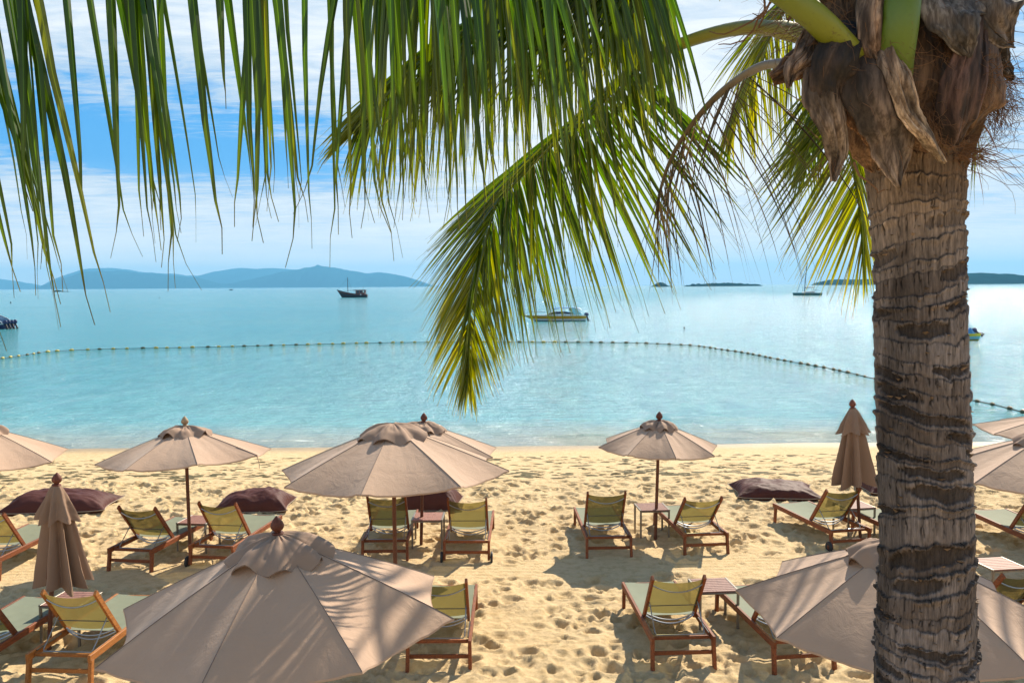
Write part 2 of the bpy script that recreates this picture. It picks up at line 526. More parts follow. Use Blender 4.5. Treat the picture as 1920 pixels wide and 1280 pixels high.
def water_fn(t, b):
    co = worldco(t)
    sp_ = t.new('ShaderNodeSeparateXYZ'); t.put(sp_.inputs[0], co)
    y = sp_.outputs[1]; x = sp_.outputs[0]
    big = t.noise(t.mapping(co, (0.006, 0.03, 1)), 1.0, 4, 0.6)
    c = t.mix(big, (0.045, 0.27, 0.31), (0.095, 0.35, 0.355))
    chop = t.noise(t.mapping(co, (0.9, 0.42, 1), (0, 0, R(8))), 1.0, 9, 0.74, 0.4)
    gust = t.noise(t.mapping(co, (0.012, 0.05, 1)), 1.0, 5, 0.65, 0.4)
    near = t.smooth(y, 28, 60)
    wob = t.noise(t.mapping(co, (0.12, 0.5, 1)), 1.0, 4, 0.6)
    shal = t.smooth(t.math('ADD', y, t.math('MULTIPLY', wob, 3.0)), 29.5, 36.0)
    c = t.mix(near, (0.13, 0.40, 0.42), c)
    c = t.mix(shal, (0.36, 0.38, 0.30), c)
    c = t.mix(t.smooth(chop, 0.40, 0.66, 0, 0.55), c, t.mix(1.0, c, (0.50, 0.60, 0.66), 'MULTIPLY'))  # dark wave faces between sky reflections, painted into the water colour
    # foam at the waterline and on the little breaker
    fn_ = t.noise(t.mapping(co, (1.1, 3.5, 1)), 1.0, 6, 0.75)
    ln = t.noise(t.mapping(co, (0.13, 0.0, 0)), 1.0, 3, 0.5)
    yl = t.math('ADD', y, t.math('MULTIPLY', ln, -2.4))
    band = t.math('SUBTRACT', 1.0, t.math('DIVIDE', t.math('ABSOLUTE', t.math('SUBTRACT', yl, 28.15)), 0.5), clamp=True)
    band2 = t.math('SUBTRACT', 1.0, t.math('DIVIDE', t.math('ABSOLUTE', t.math('SUBTRACT', yl, 30.6)), 0.30), clamp=True)
    pres = t.smooth(t.noise(t.mapping(co, (0.22, 0.02, 0)), 1.0, 4, 0.7), 0.38, 0.62, 0.12, 1.0)
    band = t.math('MULTIPLY', band, pres); band2 = t.math('MULTIPLY', band2, t.math('SUBTRACT', 1.1, pres))
    foam = t.smooth(t.math('ADD', t.math('MULTIPLY', t.math('ADD', band, t.math('MULTIPLY', band2, 0.55)), 0.6), t.math('MULTIPLY', fn_, 0.75)), 0.80, 1.02, 0.0, 0.7)
    c = t.mix(foam, c, (0.80, 0.82, 0.80))
    t.put(b.inputs['Base Color'], c)
    b.inputs['Specular IOR Level'].default_value = 0.45
    t.put(b.inputs['Roughness'], t.math('ADD', t.math('ADD', 0.05, t.math('MULTIPLY', gust, 0.10)), t.math('MULTIPLY', foam, 0.6)))
    b.inputs['IOR'].default_value = 1.33
    w1 = t.noise(t.mapping(co, (0.9, 2.2, 1), (0, 0, R(12))), 1.0, 5, 0.62, 0.4)
    w2 = t.noise(t.mapping(co, (0.45, 0.13, 1), (0, 0, R(-4))), 1.0, 5, 0.62, 0.3)
    w3 = t.noise(t.mapping(co, (5, 9, 1)), 1.0, 3, 0.6)
    h = t.math('ADD', t.math('MULTIPLY', t.math('MULTIPLY', w1, t.math('ADD', gust, 0.5)), 0.36), t.math('MULTIPLY', w2, 0.36))
    h = t.math('ADD', h, t.math('MULTIPLY', chop, 0.35))
    h = t.math('ADD', h, t.math('MULTIPLY', w3, 0.022))
    t.put(b.inputs['Normal'], t.bump(h, 0.75, 1.0))
M['water'] = material('sea_water', water_fn)

def hill_fn(t, b):
    co = worldco(t)
    n = t.noise(co, 0.012, 6, 0.65)
    n2 = t.noise(co, 0.1, 4, 0.6)
    c = t.mix(n, (0.004, 0.028, 0.034), (0.010, 0.042, 0.044))
    c = t.mix(t.smooth(n2, 0.6, 0.8, 0, 0.5), c, (0.04, 0.07, 0.05))
    t.put(b.inputs['Base Color'], c)
    b.inputs['Roughness'].default_value = 0.95
    b.inputs['Specular IOR Level'].default_value = 0.0
    t.put(b.inputs['Normal'], t.bump(n, 0.8, 20.0))
M['hill'] = material('forested_hill', hill_fn)
M['yellow'] = simple('yellow_gelcoat', (0.62, 0.30, 0.012), 0.3, 0.08, 2, coat=0.4)
M['bright_yellow'] = simple('bright_yellow_paint', (0.75, 0.55, 0.02), 0.3, 0.08, 2, coat=0.3)
M['white'] = simple('white_gelcoat', (0.62, 0.70, 0.70), 0.3, 0.06, 2, coat=0.3)
M['lightblue'] = simple('pale_blue_paint', (0.25, 0.55, 0.62), 0.35, 0.08, 2)
M['navy'] = simple('navy_canvas', (0.012, 0.03, 0.10), 0.6, 0.2, 3)
M['bluetop'] = simple('blue_canopy', (0.04, 0.20, 0.45), 0.5, 0.2, 3)
M['glass'] = simple('dark_glass', (0.01, 0.03, 0.06), 0.1, 0.1, 3)
M['tarhull'] = simple('dark_tarred_hull', (0.022, 0.022, 0.03), 0.6, 0.3, 3)
M['teal'] = simple('dark_teal_hull', (0.02, 0.12, 0.13), 0.4, 0.2, 3)
M['maroon'] = simple('weathered_red_boards', (0.14, 0.045, 0.03), 0.7, 0.3, 3)
M['rope'] = simple('wet_rope', (0.04, 0.045, 0.03), 0.8, 0.2)
M['float'] = simple('yellow_float', (0.42, 0.33, 0.06), 0.5, 0.4, 2)
M['float_dark'] = simple('algae_float', (0.07, 0.075, 0.03), 0.6, 0.4, 2)
M['weed'] = simple('dry_seaweed', (0.085, 0.065, 0.018), 0.9, 0.4, 6)
# ================================================================ SETTING
SEA = -0.55
def base_z(y):
    z = -0.55 * sstep(19.5, 28.6, y) ** 1.0
    return np.where(y > 28.0, z - (y - 28.0) * 0.055, z)

def make_sand():
    xs = np.concatenate([-np.geomspace(900, 15.6, 26), np.arange(-15, 15.01, 0.03), np.geomspace(15.6, 900, 26)])
    ys = np.concatenate([-np.geomspace(300, 1, 18), np.linspace(0, 7.2, 20), np.arange(7.5, 29.0, 0.03), np.geomspace(29.4, 90, 22)])
    X, Y = np.meshgrid(xs, ys)
    WOB = 0.9 * (fbm(X * 0.09, X * 0 + 2, 3, 77) - 0.5) * sstep(18, 26, Y)
    Z = base_z(Y + WOB)
    wl = sstep(25.9, 25.0, Y)                                   # nothing trodden close to the water
    smooth_band = np.exp(-((Y - 14.0 - 0.25 * np.sin(X * 0.35)) / 0.62) ** 4)
    firm = sstep(19.8, 21.6, Y)
    loose = (1 - 0.86 * smooth_band) * (1 - firm)
    Z += (fbm(X * 0.5, Y * 0.5, 3, 1) - 0.5) * 0.10 * wl * (1 - 0.6 * smooth_band)
    Z += (fbm(X * 1.9, Y * 1.9, 4, 2) - 0.5) * 0.085 * loose
    Z += (fbm(X * 6, Y * 6, 3, 5) - 0.5) * 0.042 * loose
    Z += (fbm(X * 15, Y * 15, 2, 6) - 0.5) * 0.016 * loose * (Y < 18)
    # rake lines in the smooth strip
    Z += 0.004 * np.sin((Y + 0.15 * np.sin(X * 0.35) + 0.05 * fbm(X, Y * 3, 2, 9)) * 42) * smooth_band
    ix0 = 26; iy0 = 38
    fx = xs[ix0:-26]; fy = ys[iy0:-22]
    def dent(cx, cy, rx, ry, a, depth, rim):
        r = max(rx, ry) * 1.7
        i0, i1 = np.searchsorted(fx, (cx - r, cx + r)); j0, j1 = np.searchsorted(fy, (cy - r, cy + r))
        if i1 - i0 < 2 or j1 - j0 < 2: return
        gx = X[iy0 + j0:iy0 + j1, ix0 + i0:ix0 + i1] - cx; gy = Y[iy0 + j0:iy0 + j1, ix0 + i0:ix0 + i1] - cy
        ca, sa = math.cos(a), math.sin(a)
        q = np.sqrt(((gx * ca + gy * sa) / rx) ** 2 + ((-gx * sa + gy * ca) / ry) ** 2)
        d = -depth * sstep(1.0, 0.35, q) + rim * np.exp(-((q - 1.1) / 0.22) ** 2)
        Z[iy0 + j0:iy0 + j1, ix0 + i0:ix0 + i1] += d
    for i in range(8200):
        cx = random.uniform(-14.5, 14.5); cy = random.uniform(7.4, 20.8)
        if abs(cx) > cy * 0.62 + 0.8: continue
        sb = math.exp(-((cy - 14.0 - 0.25 * math.sin(cx * 0.35)) / 0.62) ** 4)
        if random.random() < sb * 0.985: continue
        s = random.choice((0.4, 0.5, 0.65, 0.8, 1.0, 1.15, 1.4))
        dent(cx, cy, 0.085 * s * random.uniform(0.8, 1.5), 0.12 * s, random.uniform(0, 3.14), random.uniform(0.026, 0.058) * s, random.uniform(0.008, 0.022) * s)
    for i in range(560):
        cx = random.uniform(-14.5, 14.5)
        cy = 21.0 + 4.2 * random.random() ** 1.25
        s = random.uniform(0.7, 1.25)
        dent(cx, cy, 0.14 * s, 0.085 * s, random.uniform(-0.5, 0.5), random.uniform(0.035, 0.06) * s, 0.012)
    Z = np.where(Y > 25.4, base_z(Y + WOB) + (Z - base_z(Y + WOB)) * sstep(26.2, 25.4, Y), Z)
    o = big_grid('sand', X, Y, Z, M['sand'])
    tag(o, 'golden beach sand covered in footprints', kind='structure')
    return xs, ys, Z
SX, SY, SZ = make_sand()
def sand_z(x, y):
    i = min(max(np.searchsorted(SX, x), 0), len(SX) - 1); j = min(max(np.searchsorted(SY, y), 0), len(SY) - 1)
    return float(SZ[j, i])

def make_water():
    xs = np.concatenate([-np.geomspace(21000, 40, 30), np.linspace(-36, 36, 361), np.geomspace(40, 21000, 30)])
    ys = np.concatenate([np.arange(26.5, 34, 0.06), np.geomspace(34.2, 21000, 120)])
    X, Y = np.meshgrid(xs, ys)
    Z = np.full_like(X, SEA)
    yc = 29.9 + 0.9 * (fbm(X * 0.11, X * 0 + 3, 3, 4) - 0.5) * 2
    amp = sstep(0.40, 0.62, fbm(X * 0.16, X * 0 + 9, 3, 8)) * 0.085
    d = Y - yc
    Z += np.where(d < 0, amp * np.exp(-(d / 0.16) ** 2), amp * np.exp(-(d / 0.55) ** 2))
    Z += (fbm(X * 0.5, Y * 1.1, 3, 12) - 0.5) * 0.05 * sstep(28, 33, Y) * sstep(120, 60, Y)
    o = big_grid('sea', X, Y, Z, M['water'])
    tag(o, 'calm turquoise sea reaching to the horizon', kind='structure')
make_water()

# dry seaweed bits lying in the footprints near the waterline
mb = MB()
for i in range(900):
    x = random.uniform(-14, 14)
    r_ = random.random()
    y = 21.0 + 4.6 * r_ ** 1.1 if random.random() < 0.75 else random.gauss(21.4, 0.25)
    z = sand_z(x, y)
    s = random.uniform(0.04, 0.17) * (1.2 if y < 22 else 1.0)
    n = 8
    vs = [(x, y, z + 0.02)]
    a0 = random.random()
    for k in range(n):
        an = 2 * math.pi * k / n + a0
        rr = s * random.uniform(0.5, 1.2)
        vs.append((x + rr * 1.3 * math.cos(an), y + rr * 0.7 * math.sin(an), z - 0.004 + 0.012 * random.random()))
    mb.add(vs, [[0, k + 1, (k + 1) % n + 1] for k in range(n)])
tag(mb.build('seaweed_debris', M['weed'], smooth=False), 'dark bits of dry seaweed scattered on the sand near the waterline', kind='stuff')

def island(name, prof, D, depth, label, rough=0.1, seed=0):
    """prof: (pixel x, pixels above the waterline); a real mound D metres out, depth metres thick"""
    px = np.array([p[0] for p in prof], float); hh = np.array([p[1] for p in prof], float)
    n = 140
    xs = np.linspace(px[0], px[-1], n)
    h = np.interp(xs, px, hh)
    k = np.exp(-np.linspace(-2, 2, 5) ** 2); k /= k.sum()
    h = np.convolve(np.pad(h, 2, mode='edge'), k, 'valid')
    h[0] = 0; h[-1] = 0
    h = np.maximum(0, h * (1 + rough * (fbm(xs * 0.09, xs * 0 + seed, 4, seed) - 0.5)) + (rough * 6 * (vnoise(xs * 0.6, xs * 0, seed) - 0.5) + 2.2 * (fbm(xs * 0.16, xs * 0 + 4, 3, seed + 5) - 0.5)) * np.minimum(1, h / 5))
    vs = np.linspace(-1, 1, 26)
    X0 = (xs - 960) / F_PX * D
    X = np.repeat(X0[None], 26, 0); Vv = np.repeat(vs[:, None], n, 1)
    dd = depth * np.minimum(1, np.sqrt(h / max(hh)) + 0.05)[None]
    Y = D + Vv * dd
    H = (h / F_PX * D)[None] * (1 - Vv ** 2) ** 0.9
    # spurs and gullies
    H *= 0.80 + 0.20 * np.cos((fbm(X * 14 / (X0[-1] - X0[0]) + 5, Vv * 1.5, 3, seed + 2) - 0.5) * 9) * (np.abs(Vv) ** 0.5) + 0.2 * (1 - np.abs(Vv) ** 0.5)
    Z = SEA - 0.5 + H * 1.0
    o = big_grid(name, X, Y, Z, M['hill'])
    tag(o, label, kind='structure')
    return o
island('hills', [(-420, 0), (-300, 26), (-150, 30), (-60, 24), (0, 20), (40, 13), (68, 6), (90, 3), (110, 6), (150, 28), (175, 36), (200, 41), (225, 38), (250, 35), (300, 29), (330, 27), (345, 24), (375, 22), (395, 25),
                 (430, 37), (462, 41), (485, 35), (505, 37), (530, 35), (560, 36), (598, 41), (635, 33), (680, 24), (720, 29), (760, 21), (790, 11), (812, 2), (830, 0)],
       18000, 1800, 'far ridge of hazy blue hills', 0.06, 3)
island('hills', [(60, 0), (95, 6), (130, 19), (170, 32), (215, 34), (240, 33), (300, 28), (330, 23), (372, 20), (390, 15), (410, 8), (440, 2), (470, 0)], 14200, 1000, 'nearer blue hill on the left', 0.08, 6)
island('hills', [(400, 0), (440, 10), (500, 22), (540, 31), (575, 37), (598, 43), (615, 39), (650, 33), (690, 25), (716, 27), (750, 23), (780, 13), (806, 3), (818, 0)], 14600, 1000, 'nearer blue hill behind the wooden sailing boat', 0.07, 9)
island('islands', [(1219, 0), (1226, 3), (1233, 8), (1240, 9.5), (1247, 6), (1253, 2.5), (1266, 0)], 2200, 30, 'small cone shaped islet', 0.2, 12)
island('islands', [(1282, 0), (1288, 3), (1310, 5.5), (1350, 6.5), (1390, 6), (1420, 3.5), (1430, 0)], 2300, 45, 'low wooded island on the horizon', 0.35, 14)
island('islands', [(1532, 0), (1540, 7), (1560, 11), (1600, 10.5), (1640, 11), (1700, 15), (1760, 19), (1800, 21), (1850, 21), (1905, 17), (1960, 13), (2060, 6), (2140, 0)], 3000, 180, 'long low headland on the right', 0.12, 18)
island('islands', [(103, 0), (106, 3), (112, 3.6), (120, 1.8), (130, 1.2), (146, 0)], 1500, 8, 'tiny rocky islet under the left hills', 0.3, 21)

# ================================================================ BOATS
def hull(mb, L, B, stations=18, freeb=1.0, sheer=0.8, rake=0.16, draft=0.3, bands=None, full=2.2, tr=0.85):
    """hull along +x (bow at +x, stern at 0), waterline z=0; bands: [(fraction of height, material index)]"""
    rows = len(bands)
    A = []
    for i in range(stations):
        t = i / (stations - 1)
        hw = B / 2 * (tr + (1 - tr) * min(1, t / 0.35)) * (1 - max(0, (t - 0.45) / 0.55) ** full)
        top = freeb + sheer * max(0, t - 0.2) ** 2
        col = []
        for (f, mt) in bands:
            z = -draft + (top + draft) * f
            x = t * L * (1 - rake) + rake * L * t * t * (0.15 + 0.85 * f)
            col.append((x, hw * (0.30 + 0.70 * f ** 0.45), z))
        A.append(col)
    A = np.array(A)
    for sgn in (1, -1):
        S = A.copy(); S[:, :, 1] *= sgn
        for r in range(rows - 1):
            mb.grid(S[:, r:r + 2], mat=bands[r + 1][1], flip=sgn < 0)
    # transom and deck
    for r in range(rows - 1):
        p, q = A[0, r], A[0, r + 1]
        mb.add([p, q, (q[0], -q[1], q[2]), (p[0], -p[1], p[2])], [[0, 1, 2, 3]], mat=bands[r + 1][1])
    return A
def deck(mb, A, drop, mat, inset=0.97):
    E = A[:, -1].copy(); E[:, 2] -= drop; E[:, 1] *= inset
    O = E.copy(); O[:, 1] *= -1
    mb.grid(np.stack([E, O], 1), mat=mat)

def outboard(parent, x, y, z, s=1.0, tilt=0.6):
    m_ = MB()
    Mx = Matrix.Translation((x, y, z)) @ Matrix.Rotation(tilt, 4, 'Y')
    def T(p): return tuple(Mx @ Vector(p))
    cow = [(0.01, -0.02), (0.16, 0.0), (0.20, 0.12), (0.19, 0.30), (0.13, 0.40), (0.02, 0.44)]
    vs = []
    for (r, h) in cow:
        for k in range(12):
            a = 2 * math.pi * k / 12
            vs.append(T(((-0.22 + r * 1.35 * math.cos(a)) * s, r * 0.85 * math.sin(a) * s, (h + 0.12) * s)))
    fs = [[i * 12 + k, i * 12 + (k + 1) % 12, (i + 1) * 12 + (k + 1) % 12, (i + 1) * 12 + k] for i in range(5) for k in range(12)]
    m_.add(vs, fs)
    o = m_.build('outboard_motor', M['navy'], parent)
    m_ = MB()
    m_.bar(T((-0.20 * s, 0, 0.12 * s)), T((-0.24 * s, 0, -0.75 * s)), 0.10 * s, 0.16 * s, up=(1, 0, 0))
    m_.bar(T((-0.05 * s, 0, -0.42 * s)), T((-0.42 * s, 0, -0.42 * s)), 0.16 * s, 0.03 * s)
    m_.bar(T((-0.10 * s, 0, -0.70 * s)), T((-0.42 * s, 0, -0.70 * s)), 0.10 * s, 0.12 * s)
    for k in range(3):
        a = k * 2.09
        m_.bar(T((-0.44 * s, 0, -0.70 * s)), T((-0.46 * s, 0.16 * s * math.cos(a), (-0.70 + 0.16 * math.sin(a)) * s)), 0.09 * s, 0.015 * s, up=(1, 0, 0))
    m_.build('drive_leg', M['rubber'], o)

# old wooden sailing boat, bow to the left
b = G(664, 557.5, SEA)
root = empty('sailing_boat', (b.x + 6.3, b.y, SEA), (0, 0, math.pi))
tag(root, 'dark old wooden boat with one mast and a boxy wheelhouse, anchored far out', 'boat')
mb = MB()
A = hull(mb, 14.6, 4.0, 22, 1.5, 3.6, 0.22, 0.4, [(0, 0), (0.35, 0), (0.72, 0), (0.9, 1), (1.0, 0)], 2.0, 0.8)
deck(mb, A, 0.5, 2)
mb.build('hull', [M['tarhull'], M['maroon'], M['wood']], root, angle=50)
mb = MB(); mb.tube([(9.2, 0, 0.9), (9.25, 0, 9.4)], [0.16, 0.12], 8); mb.build('mast', M['tarhull'], root)
mb = MB()
mb.tube([(9.25, 0, 9.3), (7.0, 0, 3.0)], 0.025, 4); mb.tube([(9.25, 0, 9.3), (13.6, 0, 4.0)], 0.025, 4)
mb.build('rigging', M['rubber'], root)
mb = MB(); mb.tube([(10.9, 0, 3.1), (8.0, 0, 3.35), (5.4, 0, 3.3)], [0.07, 0.09, 0.07], 6); mb.build('boom', M['maroon'], root)
mb = MB()
mb.bar((1.0, 0, 2.3), (5.3, 0, 2.3), 2.9, 2.3, ch=0.02)
wh = mb.build('wheelhouse', M['maroon'], root, smooth=False)
mb = MB(); mb.bar((0.2, 0, 3.62), (6.3, 0, 3.62), 3.4, 0.14, ch=0.2); mb.build('roof', M['wood'], wh)
for k, (xa, xb, za, zb) in enumerate(((1.3, 1.9, 2.3, 3.2), (2.4, 3.3, 2.3, 3.2), (3.7, 4.8, 2.0, 3.2))):
    for sgn in (1, -1):
        mb = MB(); mb.bar((xa, sgn * 1.453, (za + zb) / 2), (xb, sgn * 1.453, (za + zb) / 2), 0.012, zb - za, ch=0.05)
        mb.build('window', M['glass'] if k else M['white'], wh, smooth=False)
for xx in (0.45, 6.0):
    for yy in (-1.5, 1.5):
        mb = MB(); mb.tube([(xx, yy, 1.0), (xx, yy, 3.6)], 0.06, 6); mb.build('roof_post', M['maroon'], root)
mb = MB(); mb.tube([(2.0, 0, 3.6), (1.9, 0, 5.0)], 0.04, 6); mb.tube([(1.9, 0.3, 4.9), (1.9, -0.3, 4.9)], 0.12, 6); mb.build('antenna', M['tarhull'], root)
mb = MB()
for k in range(9): mb.tube([(6.3 + k * 0.55, 1.75 - 0.05 * k, 1.3), (6.3 + k * 0.55, 1.75 - 0.05 * k, 2.1 + 0.03 * k)], 0.035, 5)
mb.tube([(6.0, 1.75, 2.1), (8.0, 1.65, 2.15), (10.7, 1.4, 2.35)], 0.035, 5)
mb.build('railing', M['maroon'], root)
mb = MB(); mb.lathe([(0.02, -0.25), (0.3, -0.2), (0.36, 0), (0.3, 0.2), (0.02, 0.25)], 10, (2.9, 1.75, 1.35)); mb.build('fender', M['white'], root)

# yellow and white speedboat, bow to the left
b = G(1040, 601.5, SEA)
root = empty('speedboat', (b.x + 4.35, b.y, SEA), (0, 0, math.pi + R(3)))
tag(root, 'long yellow and white speedboat with a blue sun canopy, moored in mid bay', 'boat')
mb = MB()
A = hull(mb, 9.0, 2.5, 22, 0.80, 0.15, 0.30, 0.25, [(0, 2), (0.32, 2), (0.36, 0), (0.55, 0), (0.58, 1), (0.93, 1), (1.0, 0)], 2.4, 0.9)
deck(mb, A, 0.05, 0)
mb.build('hull', [M['white'], M['yellow'], M['teal']], root, angle=50)
mb = MB()
prof = [(6.6, 0.90), (5.2, 1.02), (3.9, 1.10), (1.0, 1.06), (0.6, 0.90)]
for sgn in (1, -1):
    pass
V = []
for (x, z) in prof: V += [(x, 0.95 if x < 5 else 0.6, 0.80), (x, 0.85 if x < 5 else 0.5, z), (x, -0.85 if x < 5 else -0.5, z), (x, -0.95 if x < 5 else -0.6, 0.80)]
mb.add(V, [[i * 4 + k, i * 4 + k + 1, (i + 1) * 4 + k + 1, (i + 1) * 4 + k] for i in range(4) for k in range(3)])
mb.build('cabin', M['white'], root, smooth=False)
mb = MB()
V = []
for (x, z0, z1, yy) in ((5.3, 1.00, 1.04, 0.66), (4.6, 1.03, 1.34, 0.88), (3.0, 1.06, 1.36, 0.97), (1.8, 1.04, 1.12, 0.99)):
    V += [(x, yy, z0), (x, yy * 0.85, z1), (x, -yy * 0.85, z1), (x, -yy, z0)]
mb.add(V, [[i * 4 + k, i * 4 + k + 1, (i + 1) * 4 + k + 1, (i + 1) * 4 + k] for i in range(3) for k in range(3)])
mb.build('windscreen', M['glass'], root, smooth=False)
mb = MB()
A = np.array([[(x, y, 1.98 - 0.10 * y * y - 0.04 * (x - 2.7) ** 2) for y in np.linspace(-1, 1, 7)] for x in np.linspace(0.7, 4.7, 9)])
mb.grid(A); B2 = A.copy(); B2[:, :, 2] -= 0.05; mb.grid(B2, flip=True)
mb.build('sun_canopy', M['bluetop'], root)
for xx in (1.0, 2.2, 3.4, 4.5):
    for sgn in (1, -1):
        mb = MB(); mb.tube([(xx - 0.25, sgn * 0.95, 0.95), (xx, sgn * 0.92, 1.86 - 0.04 * (xx - 2.7) ** 2)], 0.03, 6); mb.build('canopy_post', M['metal'], root)
for sgn in (1, -1):
    mb = MB()
    mb.add([(0.55, sgn * 1.05, 0.85), (1.7, sgn * 1.05, 0.95), (2.3, sgn * 0.95, 1.9), (1.6, sgn * 0.95, 1.9)], [[0, 1, 2, 3]])
    mb.add([(0.55, sgn * 1.02, 0.85), (1.7, sgn * 1.02, 0.95), (2.3, sgn * 0.92, 1.9), (1.6, sgn * 0.92, 1.9)], [[3, 2, 1, 0]])
    mb.build('side_screen', M['lightblue'], root, smooth=False)
outboard(root, -0.05, 0.35, 0.55, 1.0, 0.25); outboard(root, -0.05, -0.35, 0.55, 1.0, 0.25)
mb = MB()
mb.tube([(8.4, 0.1, 0.95), (8.2, 0.35, 1.35), (6.8, 0.75, 1.32), (5.6, 0.9, 1.25)], 0.018, 5)
mb.tube([(8.4, -0.1, 0.95), (8.2, -0.35, 1.35), (6.8, -0.75, 1.32), (5.6, -0.9, 1.25)], 0.018, 5)
mb.build('bow_rail', M['metal'], root)

# catamaran yacht
b = G(1513, 553.5, SEA)
root = empty('catamaran', (b.x + 5.6, b.y, SEA), (0, 0, math.pi))
tag(root, 'sailing catamaran with a tall bare mast and furled navy sail, anchored far out', 'boat')
for sgn in (1, -1):
    mb = MB()
    A = hull(mb, 11.2, 1.5, 16, 1.05, 0.1, 0.04, 0.2, [(0, 0), (0.5, 0), (1, 0)], 2.6, 0.8)
    deck(mb, A, 0.02, 1)
    for q in mb.v: q[:, 1] += sgn * 2.3
    mb.build('hull', [M['teal'], M['white']], root, angle=50)
mb = MB()
mb.bar((1.0, 0, 0.95), (7.2, 0, 0.95), 4.6, 0.3, ch=0.1)
V = []
for (x, z0, z1, yy) in ((7.4, 1.1, 1.15, 1.4), (6.6, 1.1, 1.55, 1.7), (3.2, 1.1, 1.8, 1.9), (2.4, 1.1, 1.4, 1.8)):
    V += [(x, yy, z0), (x, yy * 0.85, z1), (x, -yy * 0.85, z1), (x, -yy, z0)]
mb.add(V, [[i * 4 + k, i * 4 + k + 1, (i + 1) * 4 + k + 1, (i + 1) * 4 + k] for i in range(3) for k in range(3)])
mb.build('cabin', M['white'], root, smooth=False)
for sgn in (1, -1):
    mb = MB(); mb.bar((3.0, sgn * 1.84, 1.36), (6.6, sgn * 1.64, 1.32), 0.1, 0.22, ch=0.1)
    mb.build('window', M['glass'], root, smooth=False)
mb = MB(); mb.bar((1.0, 0, 2.15), (2.6, 0, 2.2), 3.0, 0.12, ch=0.1); mb.build('cockpit_roof', M['navy'], root, smooth=False)
mb = MB(); mb.tube([(6.75, 0, 1.1), (6.4, 0, 6.5), (5.6, 0, 14.3)], [0.17, 0.17, 0.12], 8); mb.build('mast', M['tarhull'], root)
mb = MB(); mb.tube([(6.6, 0, 3.3), (4.5, 0, 3.5), (2.4, 0, 3.3)], [0.34, 0.30, 0.12], 8, sq=0.7); mb.build('furled_sail', M['navy'], root)
mb = MB(); mb.tube([(5.9, 0, 12.6), (9.9, 0, 1.3)], 0.09, 5); mb.tube([(5.7, 0, 13.6), (6.9, 2.0, 1.2)], 0.02, 4); mb.tube([(5.7, 0, 13.6), (6.9, -2.0, 1.2)], 0.02, 4)
mb.tube([(10.7, 1.5, 1.2), (10.7, 1.5, 1.9)], 0.04, 5); mb.build('rigging', M['rubber'], root)
mb = MB(); mb.bar((-0.9, 0, 0.75), (0.3, 0, 0.85), 2.2, 0.16, ch=0.2); mb.build('swim_platform', M['rubber'], root)

# yellow longtail-like dinghy behind the trunk
b = G(1828, 637.5, SEA)
root = empty('motorboat', (b.x, b.y, SEA), (0, 0, math.pi + R(8)))
tag(root, 'bright yellow motorboat with a pale blue stripe, half hidden behind the palm trunk', 'boat')
mb = MB()
A = hull(mb, 5.4, 1.9, 16, 0.62, 0.5, 0.2, 0.15, [(0, 0), (0.35, 0), (0.42, 1), (0.70, 1), (0.74, 0), (1, 0)], 2.2, 0.85)
deck(mb, A, 0.10, 0)
mb.build('hull', [M['bright_yellow'], M['lightblue']], root, angle=50)
mb = MB()
V = []
for (x, w_, h) in ((0.25, 0.45, 0.02), (0.7, 0.7, 0.55), (1.2, 0.6, 0.12), (2.4, 0.62, 0.3), (3.4, 0.3, 0.05)):
    V += [(x, w_, 0.55), (x, w_ * 0.55, 0.58 + h), (x, -w_ * 0.55, 0.58 + h), (x, -w_, 0.55)]
mb.add(V, [[i * 4 + k, i * 4 + k + 1, (i + 1) * 4 + k + 1, (i + 1) * 4 + k] for i in range(4) for k in range(3)])
mb.build('tarpaulin', M['bluetop'], root, smooth=False)
outboard(root, -0.05, 0, 0.55, 0.9, 1.0)

# speedboat cut by the left edge, only its stern shows
b = G(16, 616.5, SEA)
root = empty('speedboat', (b.x + 0.1, b.y, SEA), (0, 0, math.pi + R(-6)))
tag(root, 'dark speedboat stern with several navy outboard motors at the left edge of the bay', 'boat')
mb = MB()
A = hull(mb, 9.5, 2.9, 18, 0.7, 0.3, 0.25, 0.25, [(0, 1), (0.3, 1), (0.36, 0), (0.9, 0), (1.0, 1)], 2.4, 0.95)
deck(mb, A, 0.05, 1)
mb.build('hull', [M['navy'], M['white']], root, angle=50)
mb = MB()
V = []
for (x, z, yy) in ((6.5, 1.0, 0.7), (5.0, 1.65, 0.9), (2.0, 1.75, 1.1), (0.9, 1.3, 1.2), (0.25, 0.75, 1.25)):
    V += [(x, yy, 0.7), (x, yy * 0.8, z), (x, -yy * 0.8, z), (x, -yy, 0.7)]
mb.add(V, [[i * 4 + k, i * 4 + k + 1, (i + 1) * 4 + k + 1, (i + 1) * 4 + k] for i in range(4) for k in range(3)])
mb.build('cabin', M['glass'], root, smooth=False)
mb = MB()
for sgn in (1, -1): mb.tube([(6.5, 0.56 * sgn, 1.02), (5.0, 0.74 * sgn, 1.68), (2.0, 0.9 * sgn, 1.79), (0.9, 0.98 * sgn, 1.34), (0.25, 1.02 * sgn, 0.8)], 0.045, 6)
mb.build('cabin_rail', M['white'], root)
for yy in (0.95, 0.32, -0.32, -0.95): outboard(root, -0.02, yy, 0.45, 1.15, 0.35)

